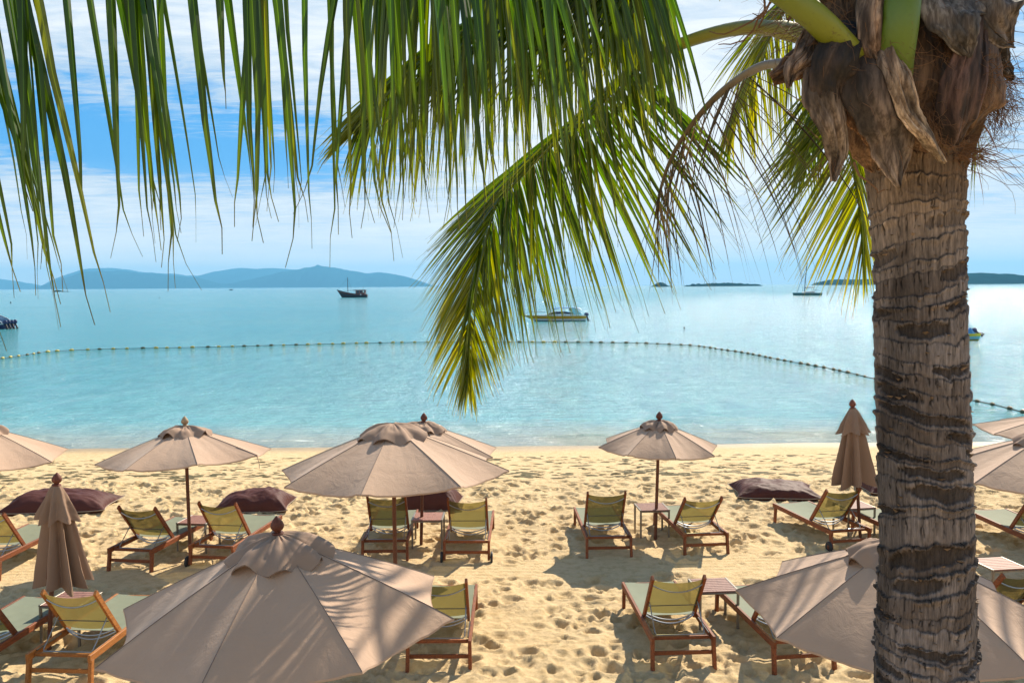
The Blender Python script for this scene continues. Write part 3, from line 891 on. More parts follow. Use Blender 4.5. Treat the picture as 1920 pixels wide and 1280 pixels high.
# tiny speedboat under way on the horizon
b = G(437, 541.0, SEA)
b = P(437, 540.6, 1700)
root = empty('speedboat', (b.x, 1700, SEA), (0, 0, math.pi))
tag(root, 'tiny dark speedboat under way just below the distant hills', 'boat')
mb = MB(); A = hull(mb, 8, 2.4, 10, 1.1, 0.5, 0.3, 0.2, [(0, 0), (0.5, 0), (1, 0)]); deck(mb, A, 0.05, 0); mb.build('hull', [M['tarhull']], root, angle=50)
mb = MB(); mb.bar((2.0, 0, 1.5), (5.0, 0, 1.4), 1.6, 1.2, ch=0.15); mb.build('cabin', M['navy'], root)

# ------------------------------------------------ buoy line
path = [(-40, 678), (0, 673), (50, 666), (98, 659.5), (200, 655), (380, 651.5), (560, 647), (700, 643.5), (820, 642), (1000, 642), (1160, 643), (1240, 645.5), (1300, 648.5), (1340, 654),
        (1400, 663), (1450, 673), (1500, 682), (1560, 693), (1640, 711), (1720, 727), (1810, 749), (1860, 759), (1930, 777)]
pts = [G(x, y, SEA) for x, y in path]
def catmull(p, n):
    p = [Vector(q) for q in p]
    p = [p[0] * 2 - p[1]] + p + [p[-1] * 2 - p[-2]]
    out = []
    for i in range(1, len(p) - 2):
        for k in range(n):
            t = k / n
            out.append(0.5 * ((2 * p[i]) + (p[i + 1] - p[i - 1]) * t + (2 * p[i - 1] - 5 * p[i] + 4 * p[i + 1] - p[i + 2]) * t * t + (3 * p[i] - p[i - 1] - 3 * p[i + 1] + p[i + 2]) * t ** 3))
    out.append(p[-2])
    return out
cp = catmull(pts, 6)
root = empty('buoy_line', (0, 0, 0))
tag(root, 'long swimming area rope strung with small yellow floats across the bay', 'buoy line')
mb = MB(); mb.tube([q + Vector((0, 0, 0.035)) for q in cp], 0.022, 6); mb.build('rope', M['rope'], root)
acc = [0]
for i in range(1, len(cp)): acc.append(acc[-1] + (cp[i] - cp[i - 1]).length)
nfl = 100
mb = MB()
mb.lathe([(0.02, -0.21), (0.085, -0.19), (0.125, -0.10), (0.135, 0), (0.125, 0.10), (0.085, 0.19), (0.02, 0.21)], 12, M=Matrix.Rotation(R(90), 4, 'Y'))
fl = mb.build('float', M['float'], root)
mb = MB(); mb.lathe([(0.02, -0.21), (0.085, -0.19), (0.125, -0.10), (0.135, 0), (0.125, 0.10), (0.085, 0.19), (0.02, 0.21)], 12, M=Matrix.Rotation(R(90), 4, 'Y'))
fd = mb.build('float', M['float_dark'], root)
pos = []
s = 0.0
tot = acc[-1]
for k in range(nfl):
    d = tot * (k + 0.5) / nfl + random.uniform(-0.15, 0.15)
    j = max(i for i in range(len(acc)) if acc[i] <= d)
    j = min(j, len(cp) - 2)
    q = cp[j].lerp(cp[j + 1], (d - acc[j]) / (acc[j + 1] - acc[j]))
    dr = cp[j + 1] - cp[j]
    dark = q.x > 4 or random.random() < 0.25
    o = fl if k == 0 else fd if k == 80 else (fd if dark else fl).copy()
    if k not in (0, 80): COL.objects.link(o); o.parent = root
    sc = random.uniform(0.8, 1.15) * (0.8 if q.y > 50 else 0.62)
    o.location = (q.x, q.y, SEA + 0.05); o.rotation_euler = (0, 0, math.atan2(dr.y, dr.x)); o.scale = (sc, sc, sc)
def small_buoy(px, py, label, s=1.0):
    b = G(px, py, SEA)
    mb = MB(); mb.lathe([(0.02, -0.15), (0.22, -0.1), (0.30, 0.1), (0.24, 0.32), (0.06, 0.45), (0.05, 0.75), (0.01, 0.78)], 12)
    o = mb.build('mooring_buoy', M['rubber']); o.location = (b.x, b.y, SEA); o.scale = (s,) * 3
    tag(o, label, 'buoy')
small_buoy(20, 568, 'small dark mooring buoy on open water above the left boat stern', 0.9)
small_buoy(299, 559, 'small mooring buoy on open water between the left islet and the wooden boat', 0.9)
small_buoy(1283, 615.5, 'small dark mooring buoy right of the yellow speedboat', 0.35)
# ================================================================ PARASOLS
def finial(mb, z, s=1.0, c=(0, 0)):
    prof = [(0.050, 0.0), (0.056, 0.008), (0.050, 0.018), (0.028, 0.024), (0.030, 0.032), (0.046, 0.042), (0.058, 0.062), (0.060, 0.082), (0.052, 0.106), (0.036, 0.132), (0.016, 0.156), (0.004, 0.166)]
    mb.lathe([(r * s, z + h * s) for r, h in prof], 20, (c[0], c[1], 0))

def parasol(loc, apex_z, rim_z, Rr, rot, tilt, label, seed, fin='finial_wood', group='open taupe parasols', lift=0.0, cord=False, detail=20):
    """loc = base of the pole; canopy heights are above the base"""
    rs = random.Random(seed)
    H = apex_z; top = H - (0.155 if fin else 0.03)
    root = empty('parasol', loc, (tilt[0], tilt[1], 0))
    tag(root, label, 'parasol', group)
    dz = top - rim_z
    ph = seed * 1.7
    def rib_pt(a, u_):
        return np.array([Rr * u_ * math.cos(a), Rr * u_ * math.sin(a), top - dz * (u_ * 0.90 + 0.10 * u_ * u_)])
    mb = MB()
    nu, nv = detail, 14
    jit = [rs.uniform(-0.012, 0.012) for _ in range(9)]
    jz = [rs.uniform(-0.03, 0.02) for _ in range(8)]
    def canopy_z(k, u_): return jz[k % 8] * u_ ** 2
    for k in range(8):
        a, b_ = rot + k * math.pi / 4 + jit[k % 8], rot + (k + 1) * math.pi / 4 + jit[(k + 1) % 8]
        A = np.zeros((nu + 1, nv + 1, 3))
        for i in range(nu + 1):
            u_ = 0.02 + 0.98 * i / nu
            pa, pb = rib_pt(a, u_), rib_pt(b_, u_)
            pa[2] += canopy_z(k, u_); pb[2] += canopy_z(k + 1, u_)
            for j in range(nv + 1):
                t = j / nv
                q = pa * (1 - t) + pb * t
                bow = 4 * t * (1 - t)
                q[:2] *= 1 - 0.075 * bow * u_ ** 3
                q[2] -= 0.045 * Rr * bow * u_ ** 1.2
                # soft tension folds
                e = min(t, 1 - t)
                f_ = (fbm(np.array(t * 9 + k * 3.1), np.array(u_ * 1.6 + ph), 3, seed) - 0.5)
                q[2] += 0.022 * float(f_) * min(1, e * 9)
                tipf = math.exp(-((e) / 0.22) ** 2) * math.exp(-((1 - u_) / 0.25) ** 2)
                q[2] += 0.010 * math.sin((e * 60 * (1.4 - u_))) * tipf * min(1, e * 14)
                A[i, j] = q
        mb.grid(A)
        # seam along the rib, a folded welt just proud of the cloth
        V = []
        for i in range(nu + 1):
            u_ = 0.02 + 0.98 * i / nu
            q = rib_pt(a, u_); q[2] += canopy_z(k, u_)
            sd_ = np.array([-math.sin(a), math.cos(a), 0]) * 0.004
            V.append([q - sd_ + [0, 0, 0.001], q + [0, 0, 0.007], q + sd_ + [0, 0, 0.001]])
        mb.grid(np.array(V), mat=1)
        # hem
        V = []
        for j in range(nv + 1):
            q = A[nu, j]; n_ = q[:2] / np.linalg.norm(q[:2])
            V.append([q + [n_[0] * 0.001, n_[1] * 0.001, 0.003], q + [n_[0] * 0.006, n_[1] * 0.006, -0.012], q + [-n_[0] * 0.004, -n_[1] * 0.004, -0.020]])
        mb.grid(np.array(V), mat=0)
    can = mb.build('canopy', [M['canopy'], M['seam']], root, angle=35)
    # wind cap: a gathered, ruffled skirt
    mb = MB()
    n_a, n_r = 112, 16
    rc = 0.295 * Rr
    A = np.zeros((n_a, n_r + 1, 3))
    ks = [(8, 1.0, rs.uniform(0, 6)), (5, 0.55, rs.uniform(0, 6)), (13, 0.30, rs.uniform(0, 6)), (3, 0.5, rs.uniform(0, 6))]
    for i in range(n_a):
        a = 2 * math.pi * i / n_a
        wv = sum(am * math.sin(k * a + p) for k, am, p in ks)
        fine = math.sin(19 * a + seed) + 0.6 * math.sin(31 * a + 2 * seed)
        for j in range(n_r + 1):
            u_ = j / n_r
            r = 0.03 + (rc - 0.03) * u_
            z = top + 0.035 + lift - dz * (r / Rr) * 0.80 + 0.018 * math.sin(math.pi * min(1, u_ * 1.15)) 
            z += 0.030 * wv * u_ ** 1.2
            z += 0.007 * fine * (1 - 0.7 * u_) * min(1, u_ * 5)
            z += 0.075 * (float(fbm(np.array(math.cos(a) * 2.2 * (0.3 + u_) + 11), np.array(math.sin(a) * 2.2 * (0.3 + u_) + seed * 3.3), 3, seed)) - 0.5) * min(1, 2.5 * u_)
            droop = max(0, u_ - 0.74) / 0.26
            z -= 0.050 * droop ** 1.5 * (1 + 0.35 * math.sin(8 * a + ks[0][2] + 2))
            r *= 1 + 0.045 * u_ * math.sin(8 * a + ks[0][2] + 1.2) + 0.02 * u_ * wv
            A[i, j] = (r * math.cos(a), r * math.sin(a), z)
    mb.grid(A, closed_u=True)
    E = np.stack([A[:, -1], A[:, -1] * [0.99, 0.99, 1] - [0, 0, 0.012]], 1)
    mb.grid(E, closed_u=True, mat=1)
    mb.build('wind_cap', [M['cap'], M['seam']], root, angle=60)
    if fin:
        mb = MB(); finial(mb, top + 0.02 + lift, 1.0)
        mb.build('finial', M[fin], root)
    mb = MB(); mb.tube([(0, 0, -0.25), (0, 0, top - 0.05)], 0.028, 14); mb.build('pole', M['pole_wood'], root)
    mb = MB(); mb.lathe([(0.03, -0.03), (0.055, -0.025), (0.06, 0.0), (0.055, 0.03), (0.03, 0.035)], 14, (0, 0, top - 0.06 - 0.0)); mb.build('hub', M['pole_wood'], root)
    mb = MB(); mb.lathe([(0.03, -0.03), (0.05, -0.025), (0.055, 0.0), (0.05, 0.03), (0.03, 0.035)], 14, (0, 0, rim_z - 0.02))
    mb.build('hub', M['pole_wood'], root)
    for k in range(8):
        a = rot + k * math.pi / 4 + jit[k % 8]
        mb = MB()
        p0 = rib_pt(a, 0.04); p1 = rib_pt(a, 0.985); p1[2] += canopy_z(k, 1)
        mb.bar(p0 - [0, 0, 0.022], p1 - [0, 0, 0.022], 0.018, 0.024)
        rb = mb.build('rib', M['pole_wood'], root)
        mb = MB(); mb.bar((0.05 * math.cos(a), 0.05 * math.sin(a), rim_z - 0.02), rib_pt(a, 0.52) - [0, 0, 0.03], 0.014, 0.02)
        mb.build('strut', M['pole_wood'], rb)
    if cord:
        a = rot + cord * math.pi / 4
        q = rib_pt(a, 1.0)
        mb = MB(); mb.tube([q * [0.72, 0.72, 1] + [0, 0, dz * 0.28 + 0.02], q + [0, 0, 0.006], q + [0.01, 0, -0.05], q + [0.03, 0, -0.13], q + [0.025, 0, -0.2]], 0.005, 5)
        mb.build('cord', M['seam'], root)
    return root

def put_parasol(px, top_y, rim_y, r_px, D, rot, tilt, label, seed, **kw):
    """pixel measurements turned into real heights at distance D"""
    ap = P(px, top_y, D)
    rz = P(px, rim_y, D).z
    Rr = r_px * D / F_PX
    tx, ty = R(tilt[0]), R(tilt[1])
    H = ap.z
    base = Vector((ap.x - H * math.sin(ty), D + H * math.sin(tx), 0))
    return parasol(base, H / math.cos(tx) / math.cos(ty), rz, Rr, R(rot), (tx, ty), label, seed, **kw)

parasol(Vector((-2.005, 7.875, 0)), 2.452, 1.590, 1.56, R(35.9), (R(1.1), R(-2.1)), 'nearest parasol, huge in the lower left, striped by palm leaf shadows', 1, detail=34)
parasol(Vector((-1.608, 11.98, 0)), 2.66, 2.006, 1.58, R(38.2), (R(-1.35), R(-0.3)), 'large parasol with no wooden finial left of the frond tip, over two back loungers', 2, fin=None, detail=26)
put_parasol(795, 777, 842, 146, 15.35, 20, (0, 2), 'parasol with dark finial mostly hidden behind the large one without finial', 3)
parasol(Vector((-5.352, 14.6, 0)), 2.36, 1.747, 1.375, R(26.1), (R(-2.5), R(-1.6)), 'parasol with a pale bleached finial and a loose cord at its right tip', 4, fin='finial_pale', cord=7)
parasol(Vector((2.544, 15.79, 0)), 2.23, 1.646, 1.082, R(7.1), (R(0.8), R(1.5)), 'small parasol standing alone over a side table, right of the frond tip', 5)
put_parasol(-36, 780, 852, 150, 14.8, 35, (0, 3), 'parasol cut by the left edge, only its right half in view', 6)
parasol(Vector((3.378, 7.933, 0)), 2.23, 1.610, 1.36, R(26.9), (R(3.2), R(0.1)), 'near parasol at the lower right, passing behind the palm trunk', 7, fin=None, detail=30)
put_parasol(1965, 792, 880, 205, 12.0, 26, (0, -2), 'parasol at the right edge just past the trunk, in front of a farther one', 8, detail=24)
put_parasol(1990, 758, 806, 148, 15.5, 14, (0, 0), 'farthest parasol at the right edge, its pale tip seen against the water', 9)

def closed_parasol(loc, H, label, seed, tilt, flare=1.0, shear=0.0, L=1.32):
    rs = random.Random(seed)
    root = empty('closed_parasol', loc, (R(tilt[0]), R(tilt[1]), 0))
    tag(root, label, 'parasol', 'folded taupe parasols')
    top = H - 0.16
    n_a, n_z = 160, 44
    def cloth(z0, z1, r0, r1, amp, p, curve, seedo, hem=0.03):
        A = np.zeros((n_a, n_z + 1, 3))
        for i in range(n_a):
            a = 2 * math.pi * i / n_a
            aw = a + 0.18 * math.sin(2 * a + p)
            for j in range(n_z + 1):
                t = j / n_z
                rr = r0 + (r1 - r0) * t ** curve
                c8 = math.cos(8 * aw + p + 0.5 * t)
                fold = 1 - amp * (0.5 - 0.5 * c8) ** 0.7 * min(1, 0.25 + t * 1.4)
                ns = float(fbm(np.array(a * 2.2 + seedo), np.array(t * 2.5), 3, seedo)) - 0.5
                r = rr * fold * (1 + 0.22 * ns)
                z = z0 + (z1 - z0) * t + hem * math.sin(3 * a + p) * t * t - 0.02 * c8 * t
                A[i, j] = (r * math.cos(a) + shear * (max(0.0, top - z) / L) ** 1.2, r * math.sin(a), z)
        return A
    mb = MB()
    A = cloth(top - 0.02, top - L, 0.045, 0.375 * flare, 0.56, rs.uniform(0, 6), 0.80, seed, 0.045)
    mb.grid(A, closed_u=True)
    mb.build('canopy', M['canopy_shaded'], root, angle=50)
    mb = MB()
    B_ = cloth(top + 0.005, top - 0.42, 0.052, 0.275 * flare, 0.40, rs.uniform(0, 6), 0.85, seed + 5, 0.02)
    mb.grid(B_, closed_u=True)
    mb.build('wind_cap', M['canopy_shaded'], root, angle=50)
    mb = MB(); finial(mb, top); mb.build('finial', M['finial_wood'], root)
    mb = MB(); mb.tube([(0, 0, -0.25), (0, 0, top)], 0.028, 14); mb.build('pole', M['pole_wood'], root)
    for k in range(8):
        a = k * math.pi / 4
        mb = MB(); mb.bar((0.04 * math.cos(a), 0.04 * math.sin(a), top - 0.05), (0.13 * math.cos(a), 0.13 * math.sin(a), top - L + 0.08), 0.018, 0.022)
        mb.build('rib', M['pole_wood'], root)
    return root
b = G(92, 1215); t_ = P(107, 885, b.y)
closed_parasol(b, t_.z, 'folded parasol on the left, standing beside the front side table', 21, (0, math.degrees(math.atan2(t_.x - b.x, t_.z))), 0.98, 0.14, 1.22)
b = G(1613, 1008); t_ = P(1598, 748, b.y)
closed_parasol(b, t_.z, 'folded parasol right against the palm trunk, behind a wheeled lounger', 22, (0, math.degrees(math.atan2(t_.x - b.x, t_.z))), 1.08, -0.06)

# ================================================================ LOUNGERS
def make_lounger(wheels, wood, ang=52):
    W = M[wood]
    root = empty('sun_lounger', (0, 0, 0))
    L, hw, zr = 2.0, 0.365, 0.315
    for s in (-1, 1):
        mb = MB(); mb.bar((s * hw, -0.03, zr), (s * hw, L, zr), 0.036, 0.082); mb.build('side_rail', W, root)
        mb = MB()
        if wheels: mb.bar((s * hw, 0.03, zr - 0.02), (s * hw, -0.01, 0.03), 0.040, 0.062, up=(0, 1, 0))
        else: mb.bar((s * hw, 0.02, zr - 0.02), (s * (hw + 0.006), -0.03, -0.07), 0.042, 0.066, up=(0, 1, 0))
        mb.build('leg', W, root)
        mb = MB(); mb.bar((s * hw, L - 0.09, zr - 0.02), (s * hw, L - 0.06, -0.07), 0.042, 0.060, up=(0, 1, 0)); mb.build('leg', W, root)
        if wheels:
            Mx = Matrix.Translation((s * (hw + 0.045), 0.0, 0.075)) @ Matrix.Rotation(R(90), 4, 'Y')
            mb = MB(); mb.lathe([(0.055, -0.018), (0.088, -0.018), (0.095, -0.008), (0.095, 0.008), (0.088, 0.018), (0.055, 0.018)], 22, M=Mx)
            wh = mb.build('wheel', M['rubber'], root)
            mb = MB(); mb.lathe([(0.012, -0.024), (0.054, -0.013), (0.054, 0.013), (0.012, 0.024)], 18, M=Mx); mb.build('hub', W, wh)
    mb = MB(); mb.bar((-hw + 0.019, 0.02, 0.155), (hw - 0.019, 0.02, 0.155), 0.026, 0.048); mb.build('crossbar', W, root)
    mb = MB(); mb.bar((-hw + 0.019, 0.10, zr - 0.01), (hw - 0.019, 0.10, zr - 0.01), 0.030, 0.040); mb.build('crossbar', W, root)
    mb = MB(); mb.bar((-hw + 0.019, L - 0.03, zr + 0.005), (hw - 0.019, L - 0.03, zr + 0.005), 0.030, 0.050); mb.build('crossbar', W, root)
    # seat sling
    piv, zp = 0.74, zr + 0.030
    ys = np.linspace(piv - 0.02, L - 0.02, 15); xs_ = np.linspace(-hw + 0.022, hw - 0.022, 9)
    A = np.array([[(x, y, zr + 0.036 - 0.030 * (1 - (x / hw) ** 2) * math.sin(math.pi * min(1, max(0, (y - piv) / (L - piv)))) ** 0.5) for x in xs_] for y in ys])
    mb = MB(); mb.grid(A, flip=True); B_ = A - [0, 0, 0.004]; mb.grid(B_)
    mb.build('seat_sling', M['sling_seat'], root)
    # backrest
    a = R(ang); d = np.array([0, -math.cos(a), math.sin(a)]); n_ = np.array([0, -math.sin(a), -math.cos(a)])
    p0 = np.array([0, piv, zp]); bw = 0.318
    Lb = 0.82
    for s in (-1, 1):
        mb = MB(); mb.bar(p0 + [s * bw, 0, 0] - d * 0.03, p0 + [s * bw, 0, 0] + d * Lb, 0.034, 0.066, up=tuple(n_)); mb.build('back_post', W, root)
    A = []
    for s_ in np.linspace(0.10, Lb - 0.035, 13):
        row = []
        for x in np.linspace(-bw + 0.017, bw - 0.017, 11):
            k = 1 - (x / bw) ** 2
            row.append(p0 + [x, 0, 0] + d * (s_ - (0.030 * k if s_ > 0.5 else 0) * (s_ - 0.5) / 0.3) + n_ * (0.005 + 0.035 * k))
        A.append(row)
    A = np.array(A)
    mb = MB(); mb.grid(A); mb.grid(A + n_ * 0.003, flip=True)
    mb.build('back_sling', M['sling_back'], root)
    def arc(s_, depth, rad, sag=0.03):
        pts = []
        for t in np.linspace(-1, 1, 13):
            k = 1 - t * t
            pts.append(p0 + [t * (bw - 0.005), 0, 0] + d * (s_ - sag * k) + n_ * (0.02 + depth * k))
        return pts
    for (s_, dp, rd, sg) in ((Lb - 0.12, 0.075, 0.0095, 0.055), (0.085, 0.085, 0.010, 0.03), (0.035, 0.105, 0.010, 0.03)):
        mb = MB(); mb.tube(arc(s_, dp, rd, sg), rd, 8); mb.build('back_bar', M['metal'], root)
    mb = MB(); mb.tube([p0 + [-bw, 0, 0] + d * 0.30 + n_ * 0.055, p0 + [bw, 0, 0] + d * 0.30 + n_ * 0.055], 0.006, 6); mb.build('back_bar', M['dark_metal'], root)
    q = p0 + d * 0.34 + n_ * 0.03
    mb = MB()
    x = bw - 0.02
    mb.tube([q + [-x, 0, 0], (-x, 0.19, zr + 0.02), (-x + 0.015, 0.165, zr), (x - 0.015, 0.165, zr), (x, 0.19, zr + 0.02), q + [x, 0, 0]], 0.0075, 8)
    mb.build('support_strut', M['metal'], root)
    for s in (-1, 1):
        mb = MB(); mb.bar((s * (hw - 0.026), 0.12, zr + 0.028), (s * (hw - 0.026), 0.62, zr + 0.028), 0.012, 0.016); mb.build('ratchet_strip', M['dark_metal'], root)
    return root

protos = {}
def lounger(px, py, yaw, label, group, wheels=False, wood='wood', ang=52):
    key = (wheels, wood, ang)
    if key not in protos:
        o = protos[key] = make_lounger(wheels, wood, ang)
    else:
        o = copy_tree(protos[key])
    b = G(px, py, 0)
    o.location = (b.x, b.y, sand_z(b.x, b.y) * 0.3 + 0.0)
    o.rotation_euler = (0, 0, -R(yaw))
    tag(o, label, 'sun lounger', group)
    return o
GB, GF = 'sun loungers in the back row facing the sea', 'sun loungers in the front row facing the sea'
lounger(245, 1069, 9, 'left lounger of the pair under the parasol with the pale finial', GB, ang=50)
lounger(397, 1063, 8, 'wheeled lounger under the parasol with the pale finial, beside its pole', GB, True)
lounger(722, 1049, -1, 'lounger half behind the pole of the large parasol, left of a side table', GB, ang=56)
lounger(875, 1051, 1, 'wheeled lounger right of a side table, under the large parasol without finial', GB, True)
lounger(1142, 1044, -2, 'back row lounger just left of the table under the lone small parasol', GB, ang=56)
lounger(1324, 1038, -6, 'back row lounger just right of the table under the lone small parasol', GB, ang=44)
lounger(1595, 1027, -12, 'wheeled lounger pointing left beside the folded parasol by the trunk', GB, True)
lounger(1765, 1049, -12, 'lounger almost hidden behind the palm trunk, right of the folded parasol', GB)
lounger(1982, 1051, -3, 'back row lounger cut by the right edge, its empty foot end in view', GB)
lounger(-44, 1087, 3, 'back row lounger cut by the left edge behind the folded parasol', GB)
lounger(113, 1284, 4, 'sunlit orange lounger at the lower left with its backrest up', GF, wood='wood_sunlit')
lounger(-96, 1289, 4, 'front row lounger cut by the left edge, left of the side table', GF)
lounger(823, 1253, 0, 'front row lounger half covered by the right tip of the nearest parasol', GF)
lounger(1281, 1247, -3, 'front row lounger fully in view in the open sand, lit yellow from behind', GF)
lounger(1507, 1250, -7, 'front row lounger mostly covered by the parasol left of the trunk', GF)
lounger(1948, 1236, -14, 'front row lounger at the right edge, right of the near parasol', GF)

# ================================================================ SIDE TABLES
def make_table():
    root = empty('side_table', (0, 0, 0))
    h, s = 0.50, 0.27
    mb = MB()
    for k in range(8):
        y = -s + 0.035 + k * (2 * s - 0.07) / 7
        mb.bar((-s + 0.03, y, h), (s - 0.03, y, h), 0.058, 0.018)
    mb.build('table_top', M['pink_wood'], root)
    mb = MB()
    for a in (-1, 1):
        mb.bar((a * (s - 0.013), -s, h - 0.002), (a * (s - 0.013), s, h - 0.002), 0.030, 0.026)
        mb.bar((-s + 0.029, a * (s - 0.013), h - 0.022), (s - 0.029, a * (s - 0.013), h - 0.022), 0.026, 0.020)
    mb.build('table_frame', M['metal_dull'], root)
    for a in (-1, 1):
        for b_ in (-1, 1):
            mb = MB(); mb.bar((a * (s - 0.017), b_ * (s - 0.017), h - 0.016), (a * (s - 0.017), b_ * (s - 0.017), -0.05), 0.032, 0.032, up=(0, 1, 0)); mb.build('leg', M['metal_dull'], root)
    return root
M['pink_wood'] = material('weathered_reddish_slats', wood_fn((0.22, 0.10, 0.075), (0.38, 0.20, 0.15)))
M['metal_dull'] = simple('dull_bronze_steel', (0.22, 0.19, 0.15), 0.45, 0.15, 14, 0.5)
tproto = make_table()
tabs = [((372, 974), 8, 'side table between the two loungers under the parasol with the pale finial'),
        ((803, 968), 0, 'side table beside the pole between the two loungers under the large parasol'),
        ((1222, 950), -4, 'side table at the pole of the lone small parasol'),
        ((2.66, 11.72), -5, 'slatted side table between the two front row loungers left of the trunk'),
        ((-5.72, 11.35), 6, 'side table in front of the folded parasol at the left'),
        ((6.17, 16.0), -10, 'side table at the foot of the folded parasol by the trunk'),
        ((6.90, 12.55), -8, 'side table at the right edge behind the near parasol')]
for i, (p, yaw, lab) in enumerate(tabs):
    o = tproto if i == 0 else copy_tree(tproto)
    if p[1] > 100:
        b = G(p[0], p[1], 0.5)
    else: b = Vector((p[0], p[1], 0))
    o.location = (b.x, b.y, 0); o.rotation_euler = (0, 0, -R(yaw))
    tag(o, lab, 'side table', 'low slatted side tables between the loungers')

# ================================================================ BEANBAGS
def beanbag(px, py, L, Wd, h, yaw, label, seed, squash=0.0):
    b = G(px, py)
    n = 56
    U_ = np.linspace(-1, 1, n)
    uu, vv = np.meshgrid(U_, U_, indexing='ij')
    x = L / 2 * uu * (1 - 0.13 * (1 - vv ** 2) * np.abs(uu) ** 3)
    y = Wd / 2 * vv * (1 - 0.16 * (1 - uu ** 2) * np.abs(vv) ** 3)
    t = np.clip(1 - np.abs(uu) ** 3.2, 0, 1) ** 0.62 * np.clip(1 - np.abs(vv) ** 3.0, 0, 1) ** 0.62
    wr = (fbm(uu * 2 + 5, vv * 2 + seed, 4, seed) - 0.5)
    rad = np.sqrt(uu ** 2 + vv ** 2); ang = np.arctan2(vv, uu)
    pleat = np.sin(ang * 26 + 3 * fbm(uu * 3, vv * 3, 2, seed)) * sstep(0.65, 1.25, rad) * 0.018
    zt = h * t * (1 + 0.28 * wr * 2) * (1 - squash * uu) + pleat * t ** 0.3
    zt = zt + 0.035 + 0.05 * np.abs(uu * vv) ** 4
    zb = np.maximum(-0.02, 0.035 - 0.16 * t) + 0.05 * np.abs(uu * vv) ** 4
    mb = MB()
    mb.grid(np.stack([x, y, zt], -1))
    mb.grid(np.stack([x, y, zb], -1), flip=True)
    o = mb.build('beanbag', M['beanbag'], None, angle=70)
    o.location = (b.x, b.y, sand_z(b.x, b.y) * 0.5); o.rotation_euler = (0, 0, -R(yaw))
    tag(o, label, 'beanbag', 'big brown beanbags lying on the sand')
    ring = [(x[i, 0], y[i, 0], zt[i, 0]) for i in range(n)] + [(x[-1, j], y[-1, j], zt[-1, j]) for j in range(1, n)] + \
           [(x[i, -1], y[i, -1], zt[i, -1]) for i in range(n - 2, -1, -1)] + [(x[0, j], y[0, j], zt[0, j]) for j in range(n - 2, -1, -1)]
    mb = MB(); mb.tube(ring, 0.009, 5, cap=False); mb.build('piping', M['piping'], o)
beanbag(117, 953, 2.10, 1.25, 0.31, -6, 'brown beanbag behind the folded parasol at the left', 1, 0.15)
beanbag(477, 951, 1.55, 1.15, 0.33, -4, 'brown beanbag right of the parasol pole with the pale finial', 2, -0.1)
beanbag(806, 949, 1.32, 1.15, 0.42, 0, 'brown beanbag behind the side table under the large parasol', 3)
beanbag(1452, 929, 1.78, 1.25, 0.26, 5, 'flat brown beanbag on open sand between the small parasol and the trunk', 4, 0.1)
beanbag(1672, 922, 1.3, 1.0, 0.28, 0, 'brown beanbag almost hidden behind the trunk and the folded parasol', 5)
# ================================================================ COCONUT PALM
TD = 3.6                                      # distance of the palm trunk
tb = P(1733, 1250, TD)
palm = empty('palm_tree', (tb.x, TD, 0))
tag(palm, 'tall coconut palm with ringed trunk and drooping fronds in the right foreground', 'palm tree')
PO = Vector((tb.x, TD, 0))
def trunk_center(z):
    # pixel centre of the trunk at a few heights, turned into metres
    py = np.array([320, 500, 700, 1000, 1250]); cx = np.array([1716, 1723, 1728, 1737, 1735])
    zz = np.array([P(c, y, TD).z for c, y in zip(cx, py)]); xx = np.array([P(c, y, TD).x for c, y in zip(cx, py)])
    return np.interp(z, zz[::-1], xx[::-1])
def trunk_rad(z):
    py = np.array([300, 420, 560, 800, 1050, 1270]); ww = np.array([180, 166, 164, 168, 172, 186])
    zz = np.array([P(1730, y, TD).z for y in py])
    r = ww / 2 * TD / F_PX
    return np.interp(z, zz[::-1], r[::-1]) - 0.006
